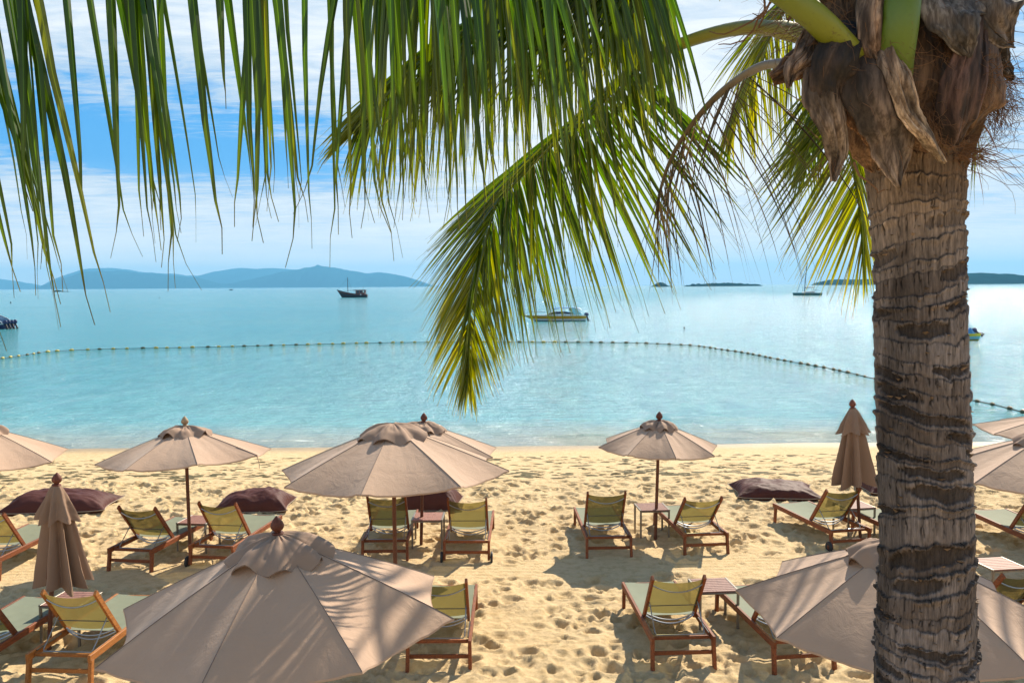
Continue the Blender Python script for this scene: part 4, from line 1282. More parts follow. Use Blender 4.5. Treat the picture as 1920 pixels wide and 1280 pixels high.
def make_trunk():
    zlo = np.arange(-0.2, 2.7, 0.03); zhi = np.arange(2.7, 5.75, 0.0040)
    zs = np.concatenate([zlo, zhi]); n = 480
    th = np.linspace(0, 2 * math.pi, n, endpoint=False)
    TH, Z = np.meshgrid(th, zs)
    zk = [-0.3]
    rr = random.Random(5)
    while zk[-1] < 6.4: zk.append(zk[-1] + rr.choice((0.040, 0.055, 0.07, 0.085, 0.10)))
    zk = np.array(zk)
    c1, s1 = np.cos(TH), np.sin(TH)
    nz = lambda f, zf, o, s: fbm(c1 * f + 20, s1 * f + Z * zf + 20, o, s)
    tiltv = 0.040 * np.sin(TH + Z * 5.0 + 1.0) + 0.060 * (nz(1.2, 2.0, 3, 2) - 0.5) + 0.030 * (nz(5, 6, 4, 4) - 0.5)
    Zw = Z + tiltv
    k = np.clip(np.searchsorted(zk, Zw) - 1, 0, len(zk) - 2)
    fr = (Zw - zk[k]) / (zk[k + 1] - zk[k])
    kk = (k * 37 + 11) & 255
    prn = _tab[kk, 7]; prn2 = _tab[kk, 19]; prn3 = _tab[kk, 31]; prn4 = _tab[kk, 43]
    ragged = 0.10 * (fbm(TH * 22, Z * 14, 3, 3) - 0.5)
    frr = np.clip(fr + ragged, 0, 1)
    lipamp = 0.25 + 1.3 * sstep(0.35, 0.65, fbm(c1 * 2.5 + k * 3.7, s1 * 2.5 + 5, 3, 6))
    lip = sstep(0.60, 0.95, frr) * (1 - sstep(0.965, 1.0, frr))
    r = trunk_rad(Z) + 0.0085 * lip * lipamp * (0.5 + prn) + 0.004 * np.sin(fr * math.pi)
    def scar(center, halfw, on):
        dth = np.abs((TH - center + math.pi) % (2 * math.pi) - math.pi)
        e = (dth / halfw) ** 2 + ((fr - 0.56) / 0.36) ** 2 + 0.9 * (nz(9, 16, 4, 8) - 0.5) + 0.5 * (fbm(TH * 30, Z * 40, 2, 9) - 0.5)
        return sstep(1.05, 0.80, e) * on
    ck = (k * 2.3999 + prn2 * 1.2 + 1.0) % (2 * math.pi)
    lens = np.maximum(scar(ck, 0.55 + 0.75 * prn, prn2 > 0.10), scar(ck + 2.2 + prn3 * 1.6, 0.35 + 0.6 * prn4, prn3 > 0.35))
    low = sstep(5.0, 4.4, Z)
    lens = lens * (0.25 + 0.75 * low)
    r -= 0.013 * lens
    # vertical cracks across the paler bands, each band broken in its own rhythm
    def cracks(pitch, wdt, jx, seed_):
        cells = np.floor(2 * math.pi * 0.18 / pitch)
        u_ = TH / (2 * math.pi) * cells + k * 0.37 + jx * (fbm(TH * 20, Z * 26, 2, seed_) - 0.5) + 0.5 * prn
        ce = np.floor(u_).astype(int)
        off = _tab[(ce * 13 + k * 7) & 255, (seed_ * 5 + k) & 255]
        on = _tab[(ce * 29 + k * 3) & 255, (seed_ * 9 + 2 * k) & 255]
        d = np.abs(u_ - ce - 0.25 - 0.5 * off) * pitch
        span = (fr > 0.85 * (on - 0.45)) & (on > 0.15)
        return sstep(wdt, wdt * 0.3, d) * span
    crack = cracks(0.034, 0.0034, 0.7, 31) * (0.35 + 0.65 * sstep(0.2, 0.7, fr))
    crack2 = cracks(0.014, 0.0022, 0.8, 37) * 0.35
    r -= 0.0045 * crack * (1 - lens) + 0.0012 * crack2
    r += 0.010 * (nz(3, 4, 4, 15) - 0.5) + 0.004 * (fbm(TH * 30, Z * 60, 3, 16) - 0.5) + 0.006 * lens * (fbm(TH * 22, Z * 70, 3, 18) - 0.5)
    X = trunk_center(Z) + r * np.cos(TH) - PO.x; Y = r * np.sin(TH)
    tone = sstep(0.25, 0.75, nz(2.2, 5, 5, 22) * 0.6 + 0.4 * prn4)[..., None]
    pale = np.array([0.34, 0.255, 0.19]); mid_ = np.array([0.18, 0.122, 0.082]); gold = np.array([0.33, 0.205, 0.095])
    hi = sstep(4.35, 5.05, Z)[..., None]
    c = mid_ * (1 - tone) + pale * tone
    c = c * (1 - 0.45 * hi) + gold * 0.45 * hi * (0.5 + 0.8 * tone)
    fine = fbm(TH * 46, Z * 12, 4, 25)[..., None]
    c = c * (0.50 + 1.0 * fine)
    c = c * (1 - 0.75 * crack[..., None]) * (1 - 0.45 * crack2[..., None])
    dk = np.array([0.060, 0.040, 0.027]) * (0.4 + 1.3 * fbm(TH * 40, Z * 30, 3, 27)[..., None])
    lm = lens[..., None] * (0.60 + 0.22 * low[..., None])
    c = c * (1 - lm) + dk * lm
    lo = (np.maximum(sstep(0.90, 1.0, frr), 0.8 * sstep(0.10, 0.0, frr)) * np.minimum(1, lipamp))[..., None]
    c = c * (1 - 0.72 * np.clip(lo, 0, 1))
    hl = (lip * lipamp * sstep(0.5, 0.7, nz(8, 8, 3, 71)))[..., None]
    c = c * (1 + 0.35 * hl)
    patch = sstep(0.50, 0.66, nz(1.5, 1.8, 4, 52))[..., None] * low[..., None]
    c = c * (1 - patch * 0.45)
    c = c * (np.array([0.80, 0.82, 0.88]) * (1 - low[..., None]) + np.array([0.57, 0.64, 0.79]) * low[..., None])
    X = np.concatenate([X, X[:, :1]], 1); Y = np.concatenate([Y, Y[:, :1]], 1); Z2 = np.concatenate([Z, Z[:, :1]], 1); c = np.concatenate([c, c[:, :1]], 1)
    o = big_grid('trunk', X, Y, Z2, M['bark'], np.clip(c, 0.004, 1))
    o.parent = palm
make_trunk()
# little torn fibres along the ring lips
mb = MB()
for i in range(200):
    z = random.uniform(2.7, 5.2); a = random.uniform(math.pi * 0.95, math.pi * 2.05)
    r = trunk_rad(z) + 0.004
    c = Vector((float(trunk_center(z)) - PO.x + r * math.cos(a), r * math.sin(a), z))
    o_ = Vector((math.cos(a), math.sin(a), 0)); t_ = Vector((-math.sin(a), math.cos(a), 0))
    l = random.uniform(0.004, 0.014)
    w_ = random.uniform(0.006, 0.02)
    p = [c - t_ * w_ - o_ * 0.01, c + t_ * w_ - o_ * 0.01, c + o_ * l + Vector((0, 0, random.uniform(-0.01, 0.012))) + t_ * random.uniform(-0.01, 0.01), c - Vector((0, 0, 0.010)) - o_ * 0.01]
    g_ = random.uniform(0.5, 1.2)
    mb.add([tuple(q) for q in p], [[0, 1, 2], [1, 3, 2], [3, 0, 2]], col=(0.19 * g_, 0.13 * g_, 0.085 * g_))
mb.build('bark_shreds', M['bark'], palm, smooth=False, colname='col')['kind'] = 'stuff'

GREEN = np.array([0.012, 0.056, 0.005]); GREEN2 = np.array([0.034, 0.096, 0.007]); YEL = np.array([0.34, 0.33, 0.018]); BROWN = np.array([0.13, 0.075, 0.035])
DOWN = np.array([0, 0, -1.0])
def leaflet(mb, b, d0, L, wd, cross, droop, col, tipcol, rs, nseg=11, kink=0.0, midc=None, wig=0.0):
    b = np.array(b, float); d = np.array(d0, float); d /= np.linalg.norm(d)
    c = np.array(cross, float)
    seg = L / nseg
    pts = [b.copy()]; ds = [d.copy()]
    kpos = rs.uniform(0.3, 0.7)
    kd = np.array([rs.uniform(-1, 1), rs.uniform(-1, 1), 0]) * kink
    wind = np.array([rs.uniform(-1, 1), rs.uniform(-1, 1), 0]) * wig
    for i in range(nseg):
        s = (i + 0.5) / nseg
        d = d + DOWN * droop * (0.4 + 1.2 * s) / nseg + wind * s / nseg
        if abs(s - kpos) < 0.5 / nseg: d = d + kd
        if s > 0.85: d = d + np.array([rs.uniform(-1, 1), rs.uniform(-1, 1), 0.3]) * 0.20
        d = d / np.linalg.norm(d)
        b = b + d * seg
        pts.append(b.copy()); ds.append(d.copy())
    A = np.zeros((nseg + 1, 5, 3)); C = np.zeros((nseg + 1, 5, 3))
    if midc is None: midc = col * 2.6 + np.array([0.05, 0.05, 0])
    tw = rs.uniform(-0.7, 0.7)
    for i in range(nseg + 1):
        s = i / nseg
        w_ = wd * (min(1, 0.35 + s / 0.16) if s < 0.12 else 1) * (max(0.10, 1 - 1.02 * s ** 1.7) if s < 0.86 else 0.10 * (1.3 - s) / 0.4)
        dd = ds[i]
        cc = c - dd * np.dot(c, dd); cc /= (np.linalg.norm(cc) + 1e-9)
        nn = np.cross(dd, cc)
        q = tw * s
        cc2 = cc * math.cos(q) + nn * math.sin(q); nn2 = -cc * math.sin(q) + nn * math.cos(q)
        f = 0.40
        for j, (x, h) in enumerate(((-1, 1), (-0.12, 0.10), (0, 0), (0.12, 0.10), (1, 1))):
            A[i, j] = pts[i] + cc2 * x * w_ * 0.5 * (1 - 0.12) + nn2 * h * w_ * 0.5 * f
            k = s ** 2.2
            base = col * (1 - k) + tipcol * k
            if j in (0, 4): base = base * 0.72
            if s > 0.9: base = base * 0.5 + BROWN * 0.4
            C[i, j] = midc * (1 - k * 0.5) if j == 2 else base
    mb.grid(A, col=C)

def spline(ctrl, n=60):
    pts = catmull([c if isinstance(c, Vector) else P(*c) for c in ctrl], 24)
    acc = [0.0]
    for i in range(1, len(pts)): acc.append(acc[-1] + (pts[i] - pts[i - 1]).length)
    tot = acc[-1]
    out = []
    j = 0
    for k in range(n + 1):
        s = tot * k / n
        while j < len(acc) - 2 and acc[j + 1] < s: j += 1
        f = (s - acc[j]) / max(1e-9, acc[j + 1] - acc[j])
        out.append(pts[j].lerp(pts[j + 1], min(1, f)))
    return out, tot

def interp_keys(keys, t):
    """keys: [(t, vector...)]"""
    if t <= keys[0][0]: return np.array(keys[0][1], float)
    for a, b_ in zip(keys[:-1], keys[1:]):
        if t <= b_[0]:
            f = (t - a[0]) / (b_[0] - a[0])
            return np.array(a[1], float) * (1 - f) + np.array(b_[1], float) * f
    return np.array(keys[-1][1], float)

def frond(ctrl, t0, sides, r0, seed, stalk=(0.28, 0.30, 0.02), stalk2=None, label=None, yellow=0.2, cluster=0.0, name='frond', tend=1.0, rtip=0.006, flat=0.75, tree=None):
    """a feather leaf: sides = list of dict(n, dirs keys, lens keys, wd, droop, jit, col)"""
    rs = random.Random(seed)
    tree = tree or palm; PO = Vector(tree.location)
    pts, tot = spline(ctrl, 80)
    mb = MB()
    n = len(pts)
    rad = []
    for i in range(n):
        t = i / (n - 1)
        rad.append(r0 * (1 - t) ** 0.9 * (1 if t > 0.04 else 1.25) + rtip)
    stalk = np.array(stalk); stalk2 = np.array(stalk2 if stalk2 is not None else GREEN2 * 1.3)
    local = [q - PO for q in pts]
    # stalk: a flattened, grooved section
    cols = np.repeat(np.array([stalk * (1 - min(1, i / (n * 0.5))) + stalk2 * min(1, i / (n * 0.5)) for i in range(n)]), 18, 0)
    mb.tube(local, rad, 18, col=cols, sq=flat)
    fr_ = mb.build(name, M['stalk'], tree, colname='col')
    if label: fr_['label'] = label
    mb = MB()
    for sdd in sides:
        N = sdd['n']
        for i in range(N):
            t = (i + 0.5 + rs.uniform(-0.35, 0.35)) / N
            if sdd.get('bunch'): t = ((i // 3) + 0.5 + rs.uniform(-0.07, 0.07)) / (N // 3)
            if cluster:
                t = t + cluster * math.sin(t * N * 0.7 + seed) / N
            tt = t0 + (tend - t0) * min(0.999, max(0, t))
            f = tt * (n - 1); i0 = min(n - 2, int(f)); q = local[i0].lerp(local[i0 + 1], f - i0)
            T = (local[i0 + 1] - local[i0]).normalized()
            d0 = interp_keys(sdd['dirs'], t)
            j = sdd.get('jit', 0.12)
            d0 = d0 / np.linalg.norm(d0) + np.array([rs.gauss(0, j), rs.gauss(0, j * 1.3), rs.gauss(0, j * 0.6)])
            L = float(interp_keys(sdd['lens'], t)[0]) * rs.uniform(0.86, 1.06)
            if rs.random() < 0.04: L *= rs.uniform(0.4, 0.8)
            cr = np.array(T) + np.array([rs.gauss(0, 0.35), rs.gauss(0, 0.5), rs.gauss(0, 0.2)])
            v_ = rs.random()
            base = sdd.get('col', GREEN)
            c = base * (0.7 + 0.6 * v_) + (GREEN2 - GREEN) * rs.random() * 0.6
            y_ = yellow * float(interp_keys(sdd.get('yel', [(0, (1,)), (1, (1,))]), t)[0])
            if rs.random() < 0.07: y_ += 0.2
            y_ = min(1, max(0, y_ * rs.uniform(0.3, 1.5)))
            c = c * (1 - y_) + YEL * y_
            tipc = c * (1 - min(1, y_ + 0.25)) + YEL * 0.9 * min(1, y_ + 0.25)
            if 'solid' in sdd: c = sdd['solid'] * rs.uniform(0.6, 1.3); tipc = c * 0.8
            leaflet(mb, q, d0, L, sdd['wd'] * rs.uniform(0.75, 1.15), cr, sdd['droop'] * rs.uniform(0.8, 1.2), c, tipc, rs, nseg=sdd.get('seg', 10), kink=sdd.get('kink', 0.04), wig=sdd.get('wig', 0.05),
                    midc=(c * 0.9 if 'solid' in sdd else None))
    lf = mb.build('leaflets', M['leaf'], fr_, colname='col', angle=0)
    return fr_

K = lambda *a: [(t, v if hasattr(v, '__len__') else (v,)) for t, v in a]
# A: the long frond above the frame whose leaflets hang like a curtain to the far left
frond([(1650, 165, 3.36), (1590, 98, 3.20), (1530, 35, 3.14), (1450, -25, 3.2), (1300, -110, 3.35), (1050, -150, 3.45), (750, -150, 3.2), (450, -135, 2.95), (180, -110, 2.7), (-120, -60, 2.45), (-330, 10, 2.3)], 0.28,
      [dict(n=70, dirs=K((0, (0.35, -0.2, -1)), (0.45, (0.02, -0.25, -1)), (0.75, (0.12, -0.1, -1)), (1, (0.30, -0.05, -1))), lens=K((0, 0.75), (0.15, 1.10), (0.40, 1.15), (0.62, 1.04), (0.80, 1.04), (1, 1.05)), wd=0.034, droop=0.5, jit=0.05, seg=12, kink=0.07, wig=0.06),
       dict(n=56, dirs=K((0, (0.35, 0.25, -1)), (0.45, (0.0, 0.2, -1)), (0.75, (0.08, 0.15, -1)), (1, (0.26, 0.1, -1))), lens=K((0, 0.75), (0.15, 1.05), (0.5, 1.0), (0.66, 0.90), (0.85, 0.92), (1, 0.9)), wd=0.032, droop=0.6, jit=0.05, seg=12, kink=0.07, wig=0.06)],
      0.052, 101, stalk=(0.20, 0.20, 0.010), yellow=0.03, cluster=2.2)
# C: farther frond filling the top middle, its tip pointing down-left
frond([(1560, 40, 3.7), (1440, -60, 4.1), (1280, -95, 4.6), (1120, -60, 5.1), (960, 0, 5.6), (830, 70, 6.0), (740, 140, 6.3), (690, 205, 6.5), (668, 245, 6.6)], 0.32,
      [dict(n=135, dirs=K((0, (0.15, -0.3, -1)), (0.5, (-0.05, -0.2, -1)), (0.85, (-0.15, -0.1, -1)), (1, (-0.5, 0, -1))), lens=K((0, 1.0), (0.3, 1.25), (0.7, 1.15), (0.9, 0.85), (1, 0.35)), wd=0.044, droop=0.7, jit=0.07),
       dict(n=95, dirs=K((0, (-0.5, 0.4, -0.8)), (0.3, (-0.75, 0.3, -0.75)), (0.7, (-0.85, 0.1, -0.7)), (1, (-0.75, 0, -0.7))), lens=K((0, 0.9), (0.3, 1.05), (0.7, 0.95), (0.9, 0.7), (1, 0.35)), wd=0.046, droop=0.25, jit=0.06, yel=K((0, 0.5), (0.7, 1.2), (1, 3.2)))],
      0.036, 102, yellow=0.13)
# A2: another frond behind A, densely hung with narrow leaflets across the upper middle
frond([(1590, 10, 3.9), (1480, -90, 4.3), (1320, -150, 4.7), (1150, -170, 5.0), (980, -150, 5.2), (820, -110, 5.3), (700, -60, 5.4)], 0.48,
      [dict(n=115, dirs=K((0, (0.3, -0.2, -1)), (0.5, (0.05, -0.2, -1)), (1, (-0.1, -0.1, -1))), lens=K((0, 1.0), (0.3, 1.35), (0.8, 1.40), (1, 1.1)), wd=0.038, droop=0.6, jit=0.06),
       dict(n=100, dirs=K((0, (0.25, 0.3, -1)), (0.5, (0.0, 0.3, -1)), (1, (-0.15, 0.2, -1))), lens=K((0, 0.9), (0.3, 1.25), (0.8, 1.35), (1, 1.0)), wd=0.036, droop=0.6, jit=0.06)],
      0.032, 112, yellow=0.12)
# B: the arching frond that droops to the middle of the picture, ending in a yellow-green fan
frond([(1570, 92, 3.35), (1500, 64, 3.5), (1400, 52, 3.9), (1290, 78, 4.5), (1200, 122, 5.1), (1090, 215, 6.2), (960, 336, 7.7), (909, 435, 8.7), (884, 542, 9.5), (880, 637, 10.0), (876, 722, 10.4)], 0.235,
      [dict(n=165, dirs=K((0, (0.85, -0.1, -0.75)), (0.25, (0.40, -0.1, -1)), (0.45, (0.22, -0.1, -1)), (0.6, (0.20, 0, -1)), (0.8, (0.45, 0, -1)), (1, (0.12, 0, -1))),
            lens=K((0, 1.0), (0.10, 1.35), (0.25, 1.50), (0.45, 1.50), (0.6, 1.30), (0.8, 1.0), (1, 0.46)), wd=0.058, droop=0.28, jit=0.045, yel=K((0, 0.2), (0.55, 0.8), (0.8, 2.6), (1, 5.0))),
       dict(n=165, dirs=K((0, (-0.75, 0.35, -0.62)), (0.3, (-0.88, 0.2, -0.60)), (0.5, (-0.74, 0.1, -0.80)), (0.65, (-0.62, 0, -1)), (0.85, (-0.62, 0, -1)), (1, (-0.12, 0, -1))),
            lens=K((0, 0.5), (0.12, 1.1), (0.3, 1.30), (0.5, 1.25), (0.7, 1.10), (0.85, 0.95), (1, 0.46)), wd=0.052, droop=0.30, jit=0.04, yel=K((0, 0.1), (0.45, 0.5), (0.6, 3.0), (0.8, 6.5), (1, 6.0))),  # backlit glow of the tip fan put into the leaflet colour
       dict(n=100, dirs=K((0, (0.3, -0.6, -0.9)), (0.4, (0.05, -0.5, -0.9)), (1, (-0.3, -0.4, -1))), lens=K((0, 0.7), (0.3, 1.3), (0.6, 1.1), (1, 0.45)), wd=0.050, droop=0.6, jit=0.10)],
      0.036, 103, stalk=(0.24, 0.20, 0.010), yellow=0.12)
# D: dying frond, thin brown leaflets hanging to the sea
frond([(1560, 110, 3.7), (1500, 118, 3.9), (1420, 128, 4.2), (1335, 190, 4.7), (1270, 275, 5.1), (1240, 350, 5.3), (1232, 410, 5.4)], 0.30,
      [dict(n=38, dirs=K((0, (0.75, -0.2, -0.5)), (0.4, (0.4, -0.1, -0.9)), (1, (0.02, 0, -1))), lens=K((0, 1.05), (0.4, 1.10), (0.8, 0.7), (1, 0.55)), wd=0.014, droop=0.8, jit=0.13, solid=np.array([0.070, 0.052, 0.022]), kink=0.1, wig=0.25),
       dict(n=34, dirs=K((0, (-0.3, 0.3, -0.8)), (0.5, (-0.35, 0.1, -1)), (1, (-0.1, 0, -1))), lens=K((0, 0.5), (0.4, 0.7), (0.8, 0.6), (1, 0.5)), wd=0.014, droop=0.7, jit=0.13, solid=np.array([0.085, 0.060, 0.026]), kink=0.1, wig=0.25)],
      0.026, 104, stalk=(0.30, 0.27, 0.24), stalk2=(0.12, 0.085, 0.045), label='dying brown frond with thin dry leaflets', yellow=0.1)
# E: fronds behind the crown, left of the trunk
frond([(1600, -20, 4.1), (1540, -60, 4.7), (1485, -20, 5.5), (1450, 50, 6.0), (1415, 120, 6.3), (1380, 200, 6.5), (1365, 250, 6.6)], 0.25,
      [dict(n=85, dirs=K((0, (0.2, 0, -1)), (1, (0.1, 0, -1))), lens=K((0, 0.9), (0.5, 1.05), (1, 0.4)), wd=0.032, droop=0.5, jit=0.10, yel=K((0, 1), (1, 1.6))),
       dict(n=85, dirs=K((0, (-0.75, 0, -0.7)), (0.5, (-0.55, 0, -1)), (1, (-0.3, 0, -1))), lens=K((0, 0.9), (0.5, 0.85), (1, 0.35)), wd=0.032, droop=0.4, jit=0.10, yel=K((0, 1), (1, 1.6)))],
      0.028, 105, yellow=0.30)
frond([(1610, 90, 4.1), (1575, 105, 4.6), (1560, 135, 5.1), (1545, 185, 5.5), (1520, 250, 5.8), (1500, 310, 6.0)], 0.15,
      [dict(n=80, dirs=K((0, (-0.7, 0, -0.7)), (0.5, (-0.5, 0, -1)), (1, (-0.2, 0, -1))), lens=K((0, 0.6), (0.3, 0.80), (0.7, 0.62), (1, 0.30)), wd=0.034, droop=0.4, jit=0.12),
       dict(n=50, dirs=K((0, (0.3, 0, -1)), (1, (0.15, 0, -1))), lens=K((0, 0.7), (0.5, 0.70), (1, 0.30)), wd=0.032, droop=0.5, jit=0.12)],
      0.028, 106, yellow=0.14)
frond([(1640, 130, 4.0), (1600, 150, 4.5), (1590, 200, 5.0), (1598, 290, 5.5), (1611, 380, 5.8), (1620, 455, 6.0)], 0.22,
      [dict(n=70, dirs=K((0, (-0.8, 0, -0.75)), (0.5, (-0.62, 0, -0.95)), (0.8, (-0.5, 0, -1)), (1, (-0.1, 0, -1))), lens=K((0, 0.7), (0.3, 0.92), (0.7, 0.80), (0.9, 0.62), (1, 0.55)), wd=0.036, droop=0.22, jit=0.05, yel=K((0, 0.4), (0.5, 1.2), (1, 3))),
       dict(n=60, dirs=K((0, (0.7, 0, -0.8)), (1, (0.10, 0, -1))), lens=K((0, 0.5), (0.4, 0.60), (1, 0.5)), wd=0.034, droop=0.3, jit=0.06, yel=K((0, 0.3), (1, 2)))],
      0.028, 107, yellow=0.20)
# F: sparse frond behind the trunk on its right
frond([(1760, 90, 4.0), (1800, 130, 4.6), (1822, 190, 5.1), (1830, 260, 5.4), (1822, 320, 5.6)], 0.25,
      [dict(n=16, dirs=K((0, (0.25, 0, -1)), (1, (-0.1, 0, -1))), lens=K((0, 0.4), (0.5, 0.5), (1, 0.3)), wd=0.016, droop=0.5, jit=0.15, kink=0.1),
       dict(n=10, dirs=K((0, (0.5, 0, -0.8)), (1, (0.1, 0, -1))), lens=K((0, 0.35), (1, 0.3)), wd=0.012, droop=0.9, jit=0.25, solid=BROWN)],
      0.016, 108, yellow=0.25)
# G, H: fronds rising out of the crown above the frame
frond([(1672, 190, 3.38), (1676, 120, 3.20), (1688, 40, 3.12), (1702, -80, 3.16), (1730, -320, 3.2), (1830, -620, 3.0), (2050, -800, 2.5), (2300, -800, 2.1)], 0.30,
      [dict(n=60, dirs=K((0, (0.8, -0.5, 0.1)), (1, (0.9, -0.3, -0.6))), lens=K((0, 0.6), (0.3, 1.1), (1, 0.5)), wd=0.036, droop=1.2, jit=0.06),
       dict(n=60, dirs=K((0, (-0.8, 0.2, 0.1)), (1, (-0.2, 0.5, -0.8))), lens=K((0, 0.6), (0.3, 1.1), (1, 0.5)), wd=0.036, droop=1.2, jit=0.06)],
      0.064, 109, stalk=(0.11, 0.16, 0.010), yellow=0.1)
frond([(1760, 60, 3.7), (1800, -80, 4.0), (1900, -260, 4.8), (2060, -330, 5.8), (2260, -280, 6.6)], 0.25,
      [dict(n=60, dirs=K((0, (0.3, -0.8, -0.3)), (1, (0.2, -0.5, -0.9))), lens=K((0, 0.6), (0.3, 1.0), (1, 0.5)), wd=0.036, droop=0.9, jit=0.06),
       dict(n=60, dirs=K((0, (-0.1, 0.9, -0.3)), (1, (0.3, 0.5, -0.8))), lens=K((0, 0.6), (0.3, 1.0), (1, 0.5)), wd=0.036, droop=0.9, jit=0.06)],
      0.045, 110, yellow=0.1)
frond([(1650, 0, 3.9), (1620, -160, 4.5), (1560, -360, 5.6), (1440, -500, 6.8), (1300, -560, 8.0), (1180, -540, 9.0)], 0.22,
      [dict(n=70, dirs=K((0, (0.8, -0.1, -0.4)), (1, (0.5, 0.2, -0.9))), lens=K((0, 0.7), (0.3, 1.1), (1, 0.4)), wd=0.040, droop=0.8, jit=0.06),
       dict(n=70, dirs=K((0, (-0.8, -0.1, -0.4)), (1, (-0.6, 0.2, -0.9))), lens=K((0, 0.7), (0.3, 1.1), (1, 0.4)), wd=0.040, droop=0.8, jit=0.06)],
      0.045, 111, yellow=0.1)

# ------------------------------------------------ crown heart, sheaths, fibre
def sheet(pxpts, widths, D, name='leaf_sheath', col=(0.16, 0.10, 0.06), curl=0.35, ragged=0.15, seed=0, thick=0.006, label=None, mat='sheath', facing=(0, -1, 0), tipcol=None, nz_=40, na=33, twist=0.0):
    """a stiff, curled strip of leaf sheath following pixel points (px, py, depth offset)"""
    rs = random.Random(seed)
    pts = catmull([P(a, b_, D + c) - PO for a, b_, c in pxpts], 10)
    n = nz_
    idx = np.linspace(0, len(pts) - 1, n)
    pp = [pts[int(i)].lerp(pts[min(len(pts) - 1, int(i) + 1)], i - int(i)) for i in idx]
    ws = np.interp(np.linspace(0, 1, n), np.linspace(0, 1, len(widths)), widths) * D / F_PX
    A = np.zeros((n, na, 3)); C = np.zeros((n, na, 3))
    fc = Vector(facing)
    col = np.array(col); tipcol = col * 1.5 if tipcol is None else np.array(tipcol)
    jj = np.linspace(-1, 1, na)
    for i in range(n):
        t = i / (n - 1)
        T = (pp[min(n - 1, i + 1)] - pp[max(0, i - 1)]).normalized()
        S = T.cross(fc).normalized(); N_ = S.cross(T).normalized()
        if N_.dot(fc) < 0: N_ = -N_
        Rm = Quaternion(T, twist * t); S = Rm @ S; N_ = Rm @ N_
        S = np.array(S); N_ = np.array(N_); q0 = np.array(pp[i])
        eL = 1 + ragged * 2 * (float(fbm(np.array(t * 7.0 + seed), np.array(1.5), 4, seed)) - 0.5)
        eR = 1 + ragged * 2 * (float(fbm(np.array(t * 7.0 + seed), np.array(8.5), 4, seed + 2)) - 0.5)
        e = np.where(jj < 0, eL, eR)
        big = fbm(jj * 1.3 + seed, jj * 0 + t * 3.0, 3, seed + 1) - 0.5
        ridge = fbm(jj * 7 + 0.8 * t + seed, jj * 0 + t * 1.5, 3, seed + 4) - 0.5
        pin = 0.30 * ws[i] * math.sin(t * 5 + seed) 
        h = curl * (1 - jj ** 2) * ws[i] / 2 + 0.060 * big + 0.020 * ridge + 0.15 * pin * jj
        A[i] = q0 + S * (jj * ws[i] / 2 * e)[:, None] + N_ * h[:, None]
        fib = fbm(jj * 26 + 2 * t + seed, jj * 0 + t * 2.0, 3, seed + 5)
        blot = fbm(jj * 2.0 + seed, jj * 0 + t * 3.5, 4, seed + 3)
        g_ = (0.35 + 1.3 * sstep(0.25, 0.75, blot)) * (0.45 + 1.1 * fib)
        edge = 1 + 0.35 * sstep(0.8, 1.0, np.abs(jj))
        C[i] = (col * (1 - t) + tipcol * t)[None] * (g_ * edge)[:, None]
    mb = MB(); mb.grid(A, col=C)
    o = mb.build(name, M[mat], palm, colname='col', angle=60)
    md = o.modifiers.new('thickness', 'SOLIDIFY'); md.thickness = thick; md.offset = 0
    if label: o['label'] = label
    return o

# bulging heart of the crown wrapped by old leaf bases
def heart():
    n, nzv = 140, 90
    zt_ = [P(1700, y, TD).z for y in (345, 300, 240, 160, 80, 0, -120, -260)]
    rr_ = [0.175, 0.205, 0.27, 0.325, 0.345, 0.34, 0.25, 0.12]
    cx_ = [P(x, y, TD).x for x, y in ((1716, 345), (1715, 300), (1706, 240), (1700, 160), (1705, 80), (1710, 0), (1705, -120), (1700, -260))]
    zs = np.linspace(zt_[0], zt_[-1], nzv); th = np.linspace(0, 2 * math.pi, n + 1)
    TH, Z = np.meshgrid(th, zs)
    r = np.interp(Z, zt_, rr_); cx = np.interp(Z, zt_, cx_)
    # overlapping wrapped bases: diagonal steps in both directions
    c1, s1 = np.cos(TH), np.sin(TH)
    ph = TH * 5 / (2 * math.pi) * 1.0 + Z * 3.2 + 0.35 * fbm(c1 * 2 + 9, s1 * 2 + Z * 2, 3, 61)
    fr = ph - np.floor(ph)
    r = r - 0.05 * fr + 0.03 * (fbm(c1 * 3 + 4, s1 * 3 + Z * 6, 4, 62) - 0.5) + 0.010 * (fbm(TH * 24, Z * 20 + TH * 8, 3, 63) - 0.5)
    X = cx + r * np.cos(TH) - PO.x; Y = r * np.sin(TH) * 0.95
    X[:, -1] = X[:, 0]; Y[:, -1] = Y[:, 0]
    tn = fbm(TH * 6, Z * 5, 4, 65)[..., None]
    c = np.array([0.055, 0.030, 0.016]) * (1 - tn) + np.array([0.26, 0.145, 0.07]) * tn
    c = c * (0.5 + 0.8 * fbm(TH * 20 + Z * 30, Z * 6, 3, 66)[..., None])
    lowb = sstep(zt_[2] + 0.02, zt_[0], Z)[..., None]
    c = c * (1 - lowb * 0.6) + np.array([0.34, 0.22, 0.10]) * lowb * 0.6
    c = c * (1 - 0.6 * sstep(0.9, 1.0, fr)[..., None])
    o = big_grid('crown_heart', X, Y, Z, M['sheath'], np.clip(c, 0.004, 1)); o.parent = palm
heart()
